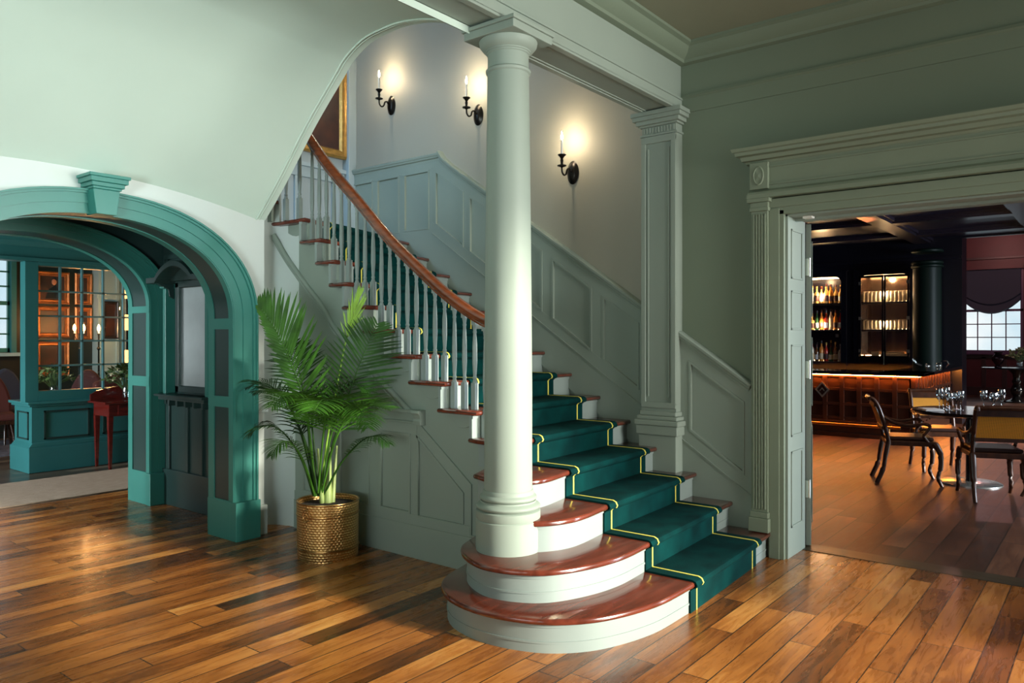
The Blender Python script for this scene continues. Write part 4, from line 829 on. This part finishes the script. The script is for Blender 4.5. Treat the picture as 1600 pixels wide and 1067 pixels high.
for z in (1.50, 1.84, 2.54, 2.88): m.box(WX+.02, 1.9, z-.012, WX+.06, 3.26, z+.012)
obj('window_frame', m, mat('plum_window_paint', (.12, .05, .12), .4), wi); obj('sill', MB().box(WX-.12, 1.8, 1.06, WX, 3.36, 1.11), mat('plum_window_paint', (0, 0, 0)), wi); obj('pane', MB().box(WX+.035, 1.94, 1.15, WX+.04, 3.22, 3.28), PANE, wi)
rbl = thing('roman_blind', (WX-.06, 2.58, 2.6), 'navy roman blind sagging over the far dining window', 'blind')
m = MB(); rs = []
for i in range(17):
    u = i/16; y = 1.95+1.26*u; sag = .34*(1-(2*u-1)**2)
    rs.append([(WX-.05, y, 3.28), (WX-.05, y, 2.75-.5*sag), (WX-.09, y, 2.62-.8*sag), (WX-.05, y, 2.58-.8*sag), (WX-.10, y, 2.47-sag), (WX-.04, y, 2.44-sag), (WX-.03, y, 2.6-sag), (WX-.03, y, 3.28)])
m.rings(rs); obj('fabric', m, FABBLUE, rbl, smooth=50)
obj('valance', MB().box(WX-.12, 1.88, 3.24, WX-.02, 3.28, 3.34), REDP, rbl)
tag(obj('ceiling_spotlight', MB().lathe(20.5, 2.6, [(.02, 0), (.05, -.02), (.06, -.09), (.0, -.08)], 12, z=4.3), mat('spot_lens', (1, .9, .85), .4, emit=4), smooth=50), 'small glowing ceiling spotlight in front of the far window', 'lamp')
# round pedestal table by the window, vase and flowers
TX, TY = 21.0, 1.86
pt_ = thing('pedestal_table', (TX, TY, 0), 'round dark pedestal table in front of the far dining window', 'table')
DT = mat('black_table_lacquer', (.010, .009, .010), .15, coat=.5)
obj('tabletop', MB().lathe(TX, TY, [(.68, .775), (.70, .785), (.70, .80), (.68, .81), (.0, .81)], 40), mat('blue_black_top', (.02, .03, .05), .15, coat=.5), pt_, smooth=40)
obj('pedestal', MB().lathe(TX, TY, [(.26, 0), (.26, .03), (.12, .08), (.07, .14), (.11, .20), (.13, .28), (.10, .36), (.07, .42), (.10, .48), (.07, .55), (.09, .66), (.20, .775)], 24), DT, pt_, smooth=50)
tag(obj('dark_vase', MB().lathe(TX-.60, TY+.30, [(.07, 0), (.075, .02), (.05, .06), (.12, .16), (.13, .22), (.08, .29), (.06, .32), (.10, .36), (.09, .36), (.0, .30)], 20, z=.81), mat('dark_bronze_vase', (.04, .02, .03), .2, .6), smooth=50), 'dark bulbous vase on the window pedestal table', 'vase')
def bouquet(name, x, y, z, r, n, label, seed=1, flower=(.8, .8, .7), leafc=(.10, .22, .05), vase_h=.18, vr=.06):
    rr = random.Random(seed); root = thing(name, (x, y, z), label, 'flowers'); fm_ = mat('petal_%d' % seed, flower, .6); lm = mat('bouquet_leaf_%d' % seed, leafc, .5)
    obj('vase', MB().lathe(x, y, [(vr*.7, 0), (vr, .02), (vr, vase_h*.7), (vr*.8, vase_h), (vr*.74, vase_h), (vr*.6, .03), (0, .03)], 14, z=z), GLASS, root, smooth=50)
    lv_, fl = MB(), MB(); sm = MB()
    for i in range(n):
        th = rr.uniform(0, 2*PI); ph = rr.uniform(.05, 1.35); q = Vector((x+r*math.sin(ph)*math.cos(th), y+r*math.sin(ph)*math.sin(th), z+vase_h+r*.9*math.cos(ph)+.02)); b0 = Vector((x, y, z+vase_h*.5))
        sm.tube([b0, (b0+q)/2+Vector((0, 0, .03)), q], .003, 4)
        if i % 3 == 0:
            for k in range(6):
                a = 2*PI*k/6; e_ = Vector((math.cos(a), math.sin(a), .35))*r*.2; s1 = Vector((-math.sin(a), math.cos(a), 0))*r*.07; fl.add([q, q+e_*.6+s1, q+e_, q+e_*.6-s1], [(0, 1, 2, 3)])
            fl.sph(q, r*.05, 6)
        else:
            for k in range(4):
                d = Vector((rr.uniform(-1, 1), rr.uniform(-1, 1), rr.uniform(-.4, 1))).normalized(); s1 = d.orthogonal().normalized()*r*.09; L_ = r*.38; lv_.add([q, q+d*L_*.5+s1, q+d*L_, q+d*L_*.5-s1], [(0, 1, 2, 3)])
    obj('stems', sm, lm, root); obj('leaves', lv_, lm, root); obj('blossoms', fl, fm_, root); return root
bouquet('flower_vase', TX-.22, TY-.08, .811, .24, 36, 'pale flowers in a small glass vase on the window pedestal table', 4, (.75, .78, .6), (.2, .3, .12), .18, .07)
# ---- dining table and chairs
DX, DY_ = 9.07, 1.20
dt = thing('dining_table', (DX, DY_, 0), 'round dark dining table with a flat disc foot, set with glasses', 'table')
obj('tabletop', MB().lathe(DX, DY_, [(.50, .71), (.535, .725), (.545, .74), (.535, .752), (.0, .754)], 48), DT, dt, smooth=40)
obj('column', MB().lathe(DX, DY_, [(.05, .03), (.045, .05), (.045, .66), (.16, .70), (.16, .712)], 20), DT, dt, smooth=40)
obj('disc_foot', MB().lathe(DX, DY_, [(.285, 0), (.285, .012), (.27, .02), (.05, .03)], 40), mat('polished_steel', (.7, .75, .76), .25, .9), dt, smooth=30)
def wineglass():
    g_ = MB().lathe(0, 0, [(.033, 0), (.033, .003), (.006, .008), (.004, .02), (.004, .085), (.018, .10), (.034, .125), (.038, .155), (.033, .20), (.031, .20), (.036, .155), (.032, .127), (.016, .104), (0, .10)], 14); return g_
WG = [(8.93, 1.37, 'left'), (9.02, 1.44, 'left'), (8.87, 1.45, 'left'), (9.09, 1.33, 'left'), (9.00, 1.28, 'left'), (9.15, 1.43, 'left'), (9.22, 1.02, 'right'), (9.28, 1.11, 'right'), (9.16, .94, 'right'), (9.33, 1.02, 'right')]
def wrank(x, y, nm): return 1+sum(1 for a, b_, n_ in WG if n_ == nm and b_/a > y/x)
g0 = None
for i, (x, y, nm) in enumerate(WG):
    if g0 is None: g0 = obj('wine_glass', wineglass(), GLASS, smooth=50); g = g0
    else: g = g0.copy(); COL.objects.link(g)
    g.location = (x, y, .754); g.scale = (1, 1, .85+.12*(i % 3)); tag(g, 'stemmed wine glass on the dining table, %s from the left in the %s cluster' % (ORD[wrank(x, y, nm)], nm), 'wine glass', 'wine glasses in the %s cluster' % nm)
m = MB().box(-.13, -.09, 0, .13, .09, .008).box(-.125, -.085, .008, .12, .08, .016); nap = obj('napkin', m, WHITE, bevel=.003); nap.location = (8.80, 1.52, .754); nap.rotation_euler = (0, 0, .5); tag(nap, 'folded white napkin at the left edge of the dining table', 'napkin')
CANE = bpy.data.materials.new('woven_cane'); CANE.use_nodes = True; t_ = CANE.node_tree; b_ = t_.nodes['Principled BSDF']; b_.inputs['Roughness'].default_value = .5
c_ = t_.nodes.new('ShaderNodeTexCoord'); ck = t_.nodes.new('ShaderNodeTexBrick'); ck.offset = 0; ck.inputs['Scale'].default_value = 1; ck.inputs['Brick Width'].default_value = .0135; ck.inputs['Row Height'].default_value = .0135; ck.inputs['Mortar Size'].default_value = .0032
ck.inputs['Color1'].default_value = (.45, .17, .015, 1); ck.inputs['Color2'].default_value = (.36, .13, .012, 1); ck.inputs['Mortar'].default_value = (1.0, .44, .05, 1)
mp_ = t_.nodes.new('ShaderNodeMapping'); mp_.inputs['Rotation'].default_value = (R(90), 0, 0); sw = t_.nodes.new('ShaderNodeSeparateXYZ'); cb = t_.nodes.new('ShaderNodeCombineXYZ')
t_.links.new(c_.outputs['Object'], sw.inputs[0]); t_.links.new(sw.outputs['X'], cb.inputs[0]); t_.links.new(sw.outputs['Z'], cb.inputs[1]); t_.links.new(cb.outputs[0], ck.inputs['Vector']); t_.links.new(ck.outputs['Color'], b_.inputs['Base Color'])
CHW = mat('chair_wood', (.09, .030, .013), .36, var=.5, vscale=7, coat=.12, stretch=(3, 3, 1))
def chair(label):
    # local frame: faces +y, x = width
    r = thing('dining_armchair', (0, 0, 0), label, 'chair', None)
    W = .215
    m = MB().box(-.20, -.20, .445, .20, .22, .485); obj('seat_cushion', m, LEATH, r, bevel=.018, world=False)
    m = MB().box(-.225, -.22, .395, .225, .24, .445); obj('seat_rail', m, CHW, r, bevel=.008, world=False)
    for s_ in (-1, 1):
        x = s_*W
        m = MB().tube(catmull([(x, .22, .43), (x*1.02, .27, .33), (x*1.04, .275, .2), (x*1.04, .25, .09), (x*1.05, .285, 0)], 4), [.03, .034]+[.028]*4+[.024]*4+[.02]*4+[.017]*3, 8); obj('leg', m, CHW, r, smooth=60, world=False)
        m = MB().tube(catmull([(x, -.20, .43), (x, -.225, .3), (x, -.25, .15), (x*1.02, -.31, 0)], 4), [.024]*5+[.021]*4+[.018]*4, 8, sq=1.3); obj('leg', m, CHW, r, smooth=60, world=False)
        m = MB().tube(catmull([(x, -.19, .40), (x, -.215, .52), (x, -.25, .66), (x, -.30, .80), (x, -.345, .865), (x, -.375, .868), (x, -.378, .84)], 4), .0195, 8); obj('back_post', m, CHW, r, smooth=60, world=False)
        m = MB().tube(catmull([(x, -.235, .68), (x*1.05, -.15, .63), (x*1.10, -.02, .605), (x*1.14, .12, .625), (x*1.14, .175, .60), (x*1.10, .15, .55), (x*1.04, .12, .50), (x, .16, .44)], 4), .0165, 8); obj('arm', m, CHW, r, smooth=60, world=False)
        obj('boss', MB().lathe(0, 0, [(.014, -.004), (.016, 0), (0, .006)], 10), BRASS, r, world=False).location = (x+s_*.02, -.375, .85)
    m = MB().tube([(-W-.01, -.355, .862), (-W*.5, -.368, .868), (0, -.372, .87), (W*.5, -.368, .868), (W+.01, -.355, .862)], .023, 8).box(-W, -.335, .785, W, -.315, .85); obj('top_rail', m, CHW, r, smooth=40, world=False)
    m = MB().box(-W, -.262, .55, W, -.240, .585); obj('cross_rail', m, CHW, r, bevel=.004, world=False)
    m = MB().prism([(-.249, .58), (-.255, .58), (-.295, .70), (-.328, .79), (-.322, .79), (-.288, .70)], 'x', -W+.015, W-.015); obj('cane_panel', m, CANE, r, world=False)
    return r
def put(r, x, y, face): r.location = (x, y, 0); r.rotation_euler = (0, 0, math.atan2(-face[0], face[1]))
ch = chair('dark wooden armchair on the left side of the dining table, seen side on'); put(ch, 8.80, 1.74, (.33, -.94))
for lab, x, y, fc in (('cane-backed armchair nearest the doorway, back turned to the camera', 8.40, .935, (.93, .36)), ('cane-backed armchair on the far side of the dining table facing the camera', 9.85, 1.62, (-.90, -.42)), ('dark armchair at the right edge of the view, mostly out of frame', 8.83, .42, (.1, 1))):
    c_ = copy_tree(ch); c_['label'] = lab; put(c_, x, y, fc)
point('dining_fill', (8.9, 1.6, 2.7), 11, (1, .60, .34), .15); point('dining_fill', (7.2, -.1, 2.6), 22, (1, .62, .36), .15); point('window_bay_fill', (20.5, 2.4, 3.9), 60, (1, .45, .40), .1)  # added fills without fixtures: warm for chairs and floor, reddish for the far wall
area('dining_side_window', (10.5, -5.7, 1.9), (9.4, 1.2, .2), 2.4, 1.8, 330, (.75, .88, 1.0), 120)
# ================================================================ LOUNGE beyond the arches
struct('ceiling_lounge', MB().box(-3.5, 7.0, 2.8, 8, 13.3, 2.9), TEALD)
struct('wall_lounge_left', MB().box(-3.6, 5.14, 0, -3.5, 13.3, 2.9), TEALD); struct('wall_lounge_right', MB().box(7.9, 6.9, 0, 8, 13.3, 2.9), TEALD)
struct('wall_lounge_near', MB().box(3.56, 6.9, 0, 8, 7.0, 2.9), TEALR)
m = MB().box(-3.5, 13, 0, -1.3, 13.15, 2.9).box(.7, 13, 0, 3.30, 13.15, 2.9).box(-1.3, 13, 0, .7, 13.15, .6).box(-1.3, 13, 2.75, .7, 13.15, 2.9).box(4.33, 13, 0, 8, 13.15, 2.9).box(3.3, 13, 0, 4.33, 13.15, 1.28).box(3.3, 13, 2.72, 4.33, 13.15, 2.9)
struct('wall_lounge_back', m, mat('lounge_dark_wall', (.012, .016, .014), .4))
w2 = sroot('window_2', (3.8, 13, 1.28), 'tall bright sash window at the far left of the lounge')
m = MB().box(4.27, 12.94, 1.24, 4.34, 13.02, 2.76).box(3.2, 12.94, 1.24, 3.33, 13.02, 2.76).box(3.2, 12.94, 2.68, 4.40, 13.02, 2.76); obj('window_casing', m, TEALR, w2)
m = MB().box(3.3, 13.0, 1.28, 3.34, 13.05, 2.7).box(4.24, 13.0, 1.28, 4.30, 13.05, 2.7).box(3.3, 13.0, 1.98, 4.3, 13.05, 2.04).box(3.3, 13.0, 1.28, 4.3, 13.05, 1.34)
for x in (3.6, 3.92): m.box(x-.012, 13.0, 1.3, x+.012, 13.04, 2.7)
for z in (1.55, 1.78, 2.26, 2.48): m.box(3.3, 13.0, z-.012, 4.3, 13.04, z+.012)
obj('window_frame', m, TEAL, w2); obj('sill', MB().box(3.15, 12.88, 1.22, 4.45, 13.0, 1.27), BLUEP, w2); obj('pane', MB().box(3.3, 13.06, 1.28, 4.3, 13.065, 2.7), PANE, w2)
w4 = sroot('window_mirror_fill', (-.3, 13, .6), 'added lounge window out of view that brightens the hall mirror')  # unseen window, added to give the mirror something bright to reflect
m = MB()
for x in (-1.3, -.64, 0, .64): m.box(x, 13.0, .6, x+.05, 13.05, 2.75)
for z in (.6, 1.6, 2.7): m.box(-1.3, 13.0, z, .7, 13.05, z+.05)
obj('window_frame', m, BLUEP, w4); obj('pane', MB().box(-1.3, 13.06, .6, .7, 13.065, 2.75), PANE, w4)
# partition with glazing
PY = 9.40
pa = sroot('wall_partition', (4.5, PY, 0), 'teal panelled partition with a glazed grid above')
m = MB().box(3.30, PY, 0, 7.9, PY+.50, .74); obj('dado', m, TEALR, pa)
m = MB().box(3.26, PY-.03, 0, 7.9, PY+.53, .28).prism([(3.26, .28), (3.30, .33), (7.9, .33), (7.9, .28)], 'y', PY-.02, PY+.5); obj('base', m, TEALR, pa, bevel=.006)
m = MB().box(3.25, PY-.04, .755, 7.9, PY+.55, .785).box(3.27, PY-.02, .73, 7.9, PY+.52, .757); obj('ledge', m, TEALR, pa, bevel=.006)
m = MB()
for x0, x1 in ((3.42, 3.90), (4.05, 5.0), (5.15, 6.1)):
    for a, b_, c_, d in ((x0, x0+.018, .36, .68), (x1-.018, x1, .36, .68), (x0, x1, .36, .378), (x0, x1, .662, .68)): m.box(a, PY-.012, c_, b_, PY, d)
m.box(3.288, PY+.08, .36, 3.30, PY+.40, .375).box(3.288, PY+.08, .655, 3.30, PY+.40, .67).box(3.288, PY+.08, .36, 3.30, PY+.1, .67).box(3.288, PY+.38, .36, 3.30, PY+.40, .67)
obj('dado_moulding', m, TEALD, pa)
GX0, GX1, GZ0, GZ1 = 3.375, 5.50, .90, 2.30
m = MB().box(3.24, PY+.02, .785, GX0, PY+.16, 2.34).box(GX1, PY+.02, .785, 7.9, PY+.16, 2.34).box(GX0, PY+.02, .785, GX1, PY+.16, GZ0).box(GX0, PY+.02, GZ1, GX1, PY+.16, 2.36); obj('frame', m, TEALR, pa, bevel=.004)
m = MB()
for i in range(1, 9): x = GX0+(GX1-GX0)*i/9; m.box(x-.010, PY+.05, GZ0, x+.010, PY+.085, GZ1)
for i in range(1, 5): z = GZ0+(GZ1-GZ0)*i/5; m.box(GX0, PY+.05, z-.010, GX1, PY+.085, z+.010)
obj('glazing_bars', m, mat('pale_teal_bar', (.10, .26, .28), .35), pa); obj('pane', MB().box(GX0, PY+.088, GZ0, GX1, PY+.092, GZ1), PANE, pa)
m = MB().box(-3.5, PY+.0, 2.34, 7.9, PY+.18, 2.8).box(-3.5, PY-.03, 2.34, 7.9, PY+.0, 2.38)
m.prism([(PY, 2.50), (PY-.03, 2.50), (PY-.06, 2.55), (PY-.10, 2.57), (PY-.12, 2.62), (PY, 2.62)], 'x', -3.5, 7.9)
obj('lintel', m, TEALR, pa, bevel=.003)
# rugs
tag(obj('runner_rug', MB().box(-2.0, 7.66, 0, 4.9, 8.89, .012), RUG1, bevel=.004), 'long pale sand-coloured wool runner lying across the lounge floor', 'rug')
tag(obj('lounge_rug', MB().box(1.2, 11.0, 0, 4.34, 12.7, .012), RUG2, bevel=.004), 'mottled blue-grey rug under the lounge chairs at far left', 'rug')
# console table
REDM = mat('red_mahogany', (.16, .012, .008), .2, var=.5, vscale=5, coat=.6, stretch=(2, 6, 6))
cs = thing('console_table', (4.5, 9.2, 0), 'narrow red mahogany console table with drawer against the partition', 'table')
m = MB().box(3.86, 8.90, .745, 5.1, 9.345, .77); obj('tabletop', m, REDM, cs, bevel=.006)
obj('apron', MB().box(3.92, 8.94, .60, 5.04, 9.33, .745), REDM, cs, bevel=.003)
dr = obj('drawer', MB().box(4.02, 8.932, .62, 4.40, 8.942, .73), REDM, cs, bevel=.003); obj('handle', MB().tube(catmull([(4.16, 8.93, .685), (4.165, 8.915, .66), (4.21, 8.91, .65), (4.255, 8.915, .66), (4.26, 8.93, .685)], 4), .005, 6).sph((4.16, 8.93, .685), .01, 6).sph((4.26, 8.93, .685), .01, 6), BRONZE, dr)
dr = obj('drawer', MB().box(4.56, 8.932, .62, 4.94, 8.942, .73), REDM, cs, bevel=.003); obj('handle', MB().tube([(4.70, 8.92, .68), (4.75, 8.91, .655), (4.80, 8.92, .68)], .005, 6), BRONZE, dr)
for x in (3.945, 5.015):
    for y in (8.965, 9.305): m = MB(); m.rings([[(x-s_, y-s_, z), (x+s_, y-s_, z), (x+s_, y+s_, z), (x-s_, y+s_, z)] for s_, z in ((.012, 0), (.014, .05), (.026, .60))]); obj('leg', m, REDM, cs)
m = MB(); pts = [(3.88, .77)]+[(3.88+1.2*i/16, .84+.10*abs(math.sin(PI*i/16))**.6) for i in range(17)]+[(5.08, .77)]; m.prism(pts, 'y', 9.315, 9.338); obj('gallery_back', m, REDM, cs)
bouquet('flower_bouquet', 4.20, 9.12, .771, .22, 70, 'white blossom bouquet in a glass vase on the red console table', 8, (.85, .82, .6), (.06, .11, .03), .16, .05)
bouquet('lounge_bouquet', 3.97, 10.6, .77, .22, 50, 'greenish flowers seen low through the left panes of the glazed partition', 9, (.7, .8, .45), (.12, .2, .05), .12, .05)
st_ = thing('side_table', (3.97, 10.6, 0), 'dark side table behind the partition carrying greenish flowers', 'table'); obj('tabletop', MB().lathe(3.97, 10.6, [(.26, .74), (.27, .755), (.26, .769), (0, .769)], 24), DWOOD, st_, smooth=40); obj('pedestal', MB().lathe(3.97, 10.6, [(.2, 0), (.03, .06), (.03, .6), (.08, .74)], 16), DWOOD, st_, smooth=40)
# paintings on the back wall
PNT = mat('old_painting_brown', (.10, .03, .015), .4, col2=(.015, .010, .010), vscale=3)
FR2 = mat('orange_gilt', (.62, .20, .04), .35, .5, var=.4, vscale=14)
def wallpic(x0, x1, z0, z1, label, y=12.98, w_=.07):
    p = thing('framed_painting', ((x0+x1)/2, y, (z0+z1)/2), label, 'painting', None); frame(p, x0, x1, y, z0, z1, w_, .05, PNT, FR2); return p
p1 = wallpic(4.60, 5.08, 2.02, 2.52, 'gilt-framed portrait of a dark-haired sitter, topmost picture behind the leftmost panes')
m = MB().sph((4.86, 12.955, 2.36), .045, 12, .8, .3, 1.1); hd = obj('portrait_head', m, mat('painted_skin', (.45, .20, .11), .5), p1, smooth=60); obj('painted_hair', MB().sph((4.868, 12.958, 2.39), .045, 12, .9, .25, .9), BLACKP, p1, smooth=60)
obj('painted_coat', MB().prism([(4.74, 2.10), (4.98, 2.10), (4.95, 2.25), (4.87, 2.31), (4.79, 2.25)], 'y', 12.958, 12.968), BLACKP, p1)
wallpic(4.60, 5.08, 1.50, 1.98, 'gilt-framed dark picture under the portrait, second from the top in the left column')
wallpic(4.60, 5.08, .90, 1.44, 'dark brown framed picture, lowest of the left column behind the glazing')
wallpic(5.16, 5.42, 2.02, 2.52, 'narrow gilt-framed picture, upper of the two beside the portrait')
wallpic(5.16, 5.42, 1.46, 1.98, 'narrow gilt-framed picture, lower of the two left of the candle lights')
# pale blue panelled bay with white shutters to the right
m = MB().box(5.44, 12.80, 0, 6.0, 13.0, 2.8).box(5.42, 12.78, 2.12, 6.9, 12.8, 2.2).box(5.42, 12.78, .9, 6.9, 12.8, .98)
for x in (5.44, 5.72, 5.96): m.box(x, 12.77, .98, x+.05, 12.8, 2.8)
struct('trim_15', m, BLUEP, 'pale blue panelled bay of the lounge back wall', bevel=.004)
wp = thing('framed_painting', (5.62, 12.77, 1.8), 'dark framed picture on the pale blue panel behind the candle lights', 'painting'); frame(wp, 5.50, 5.74, 12.77, 1.48, 2.08, .05, .04, PNT, DWOOD)
w3 = sroot('window_3', (6.3, 12.8, .9), 'bright shuttered window seen through the right panes of the glazed partition')
m = MB()
for x in (6.0, 6.14, 6.30, 6.48, 6.62): m.box(x, 12.74, .5, x+.06, 12.80, 2.75)
m.box(6.0, 12.75, 1.60, 6.7, 12.8, 1.68).box(6.0, 12.75, 2.70, 6.7, 12.8, 2.8)
obj('shutter', m, mat('white_shutter', (.75, .80, .82), .5), w3); obj('pane', MB().box(6.0, 12.82, .5, 6.7, 12.825, 2.75), mat('bright_pane', (.8, .9, 1), .4, emit=1.0, emcol=(.8, .92, 1)), w3)
obj('frame', MB().box(6.68, 12.7, 0, 7.2, 12.85, 2.8), TEALD, w3)
# candle lights
def lcandle(x, lab, n):
    s_ = thing('candle_wall_light', (x, 12.2, 1.5), lab, 'lamp', None)
    m = MB().lathe(x, 12.2, [(.09, .771), (.09, .785), (.015, .80), (.012, 1.3), (.03, 1.33), (.012, 1.36), (.012, 1.56)], 12); obj('stand', m, BRONZE, s_, smooth=50)
    for i in range(n):
        dx = (i-(n-1)/2)*.13
        m = MB().tube([(x, 12.2, 1.50), (x+dx*.6, 12.2, 1.47), (x+dx, 12.2, 1.54)], .007, 6).lathe(x+dx, 12.2, [(.025, .0), (.008, .02)], 10, z=1.54); obj('arm', m, BRONZE, s_)
        obj('bulb', MB().lathe(x+dx, 12.2, [(.012, 0), (.022, .03), (.016, .07), (0, .10)], 10, z=1.60), mat('amber_flame', (1, .6, .2), .4, emit=45, emcol=(1, .52, .16)), s_, smooth=60); obj('candle', MB().lathe(x+dx, 12.2, [(.011, 0), (.011, .06)], 8, z=1.545), WAX, s_)
    point('candle_glow', (x, 12.05, 1.68), 11, (1, .50, .18), .05)
lcandle(4.92, 'two-candle amber light seen through the middle panes of the glazed partition', 2); lcandle(5.20, 'single amber candle light, right of the two-candle one, seen through the glazing', 1)
for x, lab in ((4.92, 'left'), (5.20, 'right')):
    t2 = thing('lamp_stand_table', (x, 12.2, 0), 'small dark stand under the %s amber candle light' % lab, 'table'); obj('tabletop', MB().lathe(x, 12.2, [(.13, .75), (.13, .77)], 16), DWOOD, t2); obj('pedestal', MB().lathe(x, 12.2, [(.11, 0), (.02, .05), (.02, .75)], 12), DWOOD, t2, smooth=40)
ls = thing('shaded_lamp', (5.08, 11.0, 0), 'tall lamp with stacked amber shades at the right edge of the glazing', 'lamp')
obj('pole', MB().tube([(5.08, 11.0, 0), (5.08, 11.0, 2.3)], .02, 8), BRONZE, ls)
for z in (1.10, 1.60, 2.05): obj('lamp_shade', MB().lathe(5.08, 11.0, [(.075, 0), (.055, .22)], 16, z=z), mat('amber_shade', (1, .6, .2), .6, emit=2.2, emcol=(1, .55, .16)), ls, smooth=50)
# seating
def wing(x, y, rz, label, fab, name='lounge_chair', cat='chair', s=1):
    r = thing(name, (x, y, .0135 if y > 11 and x < 4.4 else 0), label, cat, None, rz); 
    m = MB(); pts = [(-.26*s, .40)]+[(-.26*s+.52*s*i/14, .62+.42*math.sin(PI*i/14)**.7) for i in range(15)]+[(.26*s, .40)]; m.prism(pts, 'y', -.29, -.20); obj('backrest', m, fab, r, bevel=.03, world=False)
    obj('seat', MB().box(-.27*s, -.25, .40, .27*s, .27, .49), fab, r, bevel=.03, world=False); obj('seat_rail', MB().box(-.25*s, -.24, .35, .25*s, .25, .40), DWOOD, r, bevel=.005, world=False)
    for sx in (-1, 1):
        for sy in (-1, 1): obj('leg', MB().tube([(sx*.21*s, sy*.20, .36), (sx*.24*s, sy*.22, .2), (sx*.26*s, sy*.25, 0)], [.018, .022, .014], 8), DWOOD, r, smooth=60, world=False)
    for sx in (-1, 1): obj('stretcher', MB().tube([(sx*.235*s, -.21, .16), (sx*.235*s, .21, .16)], .011, 6), DWOOD, r, world=False)
    return r
wing(3.58, 11.6, PI*.93, 'rust-red round-backed chair with turned dark legs at the far left', FABRED)
wing(4.10, 12.3, PI*1.05, 'navy-grey rounded armchair half hidden behind the end of the partition', FABBLUE, 'tub_chair')
def sofa(x, y, rz, w_, h, label, fab):
    r = thing('sofa', (x, y, 0), label, 'sofa', None, rz); pts = [(-w_/2, .30), (-w_/2, h-.12)]+[(-w_/2+w_*i/16, h-.12+.12*math.sin(PI*i/16)) for i in range(1, 16)]+[(w_/2, h-.12), (w_/2, .30)]
    obj('backrest', MB().prism(pts, 'y', -.35, -.22), fab, r, bevel=.03, world=False); obj('seat', MB().box(-w_/2, -.3, .12, w_/2, .4, .45), fab, r, bevel=.04, world=False)
    for sx in (-1, 1): obj('armrest', MB().box(sx*w_/2-.07, -.3, .12, sx*w_/2+.07, .4, .62), fab, r, bevel=.04, world=False)
    for sx in (-1, 1):
        for yy in (-.25, .35): obj('leg', MB().box(sx*(w_/2-.05)-.02, yy-.02, 0, sx*(w_/2-.05)+.02, yy+.02, .12), DWOOD, r, world=False)
sofa(4.72, 10.35, 0, .98, 1.05, 'rust-brown camel-backed sofa seen through the lower panes right of centre', FABRED)
sofa(5.75, 11.7, 0, 1.1, .98, 'rust-brown sofa farther back behind the nearer camel-backed one', FABRED)
tag(wing(4.66, 11.4, PI*.8, 'dark red round-backed chair behind the leftmost lower panes', mat('wine_fabric', (.10, .02, .02), .8, var=.2)), 'dark red round-backed chair behind the leftmost lower panes', 'chair')
point('lounge_lamp', (4.9, 8.2, 1.9), 9, (1, .50, .18), .03)
area('lounge_window_daylight', (-2.5, 8.4, 1.8), (3.0, 8.3, .3), 1.5, 1.8, 190, (.85, .95, 1), 120)
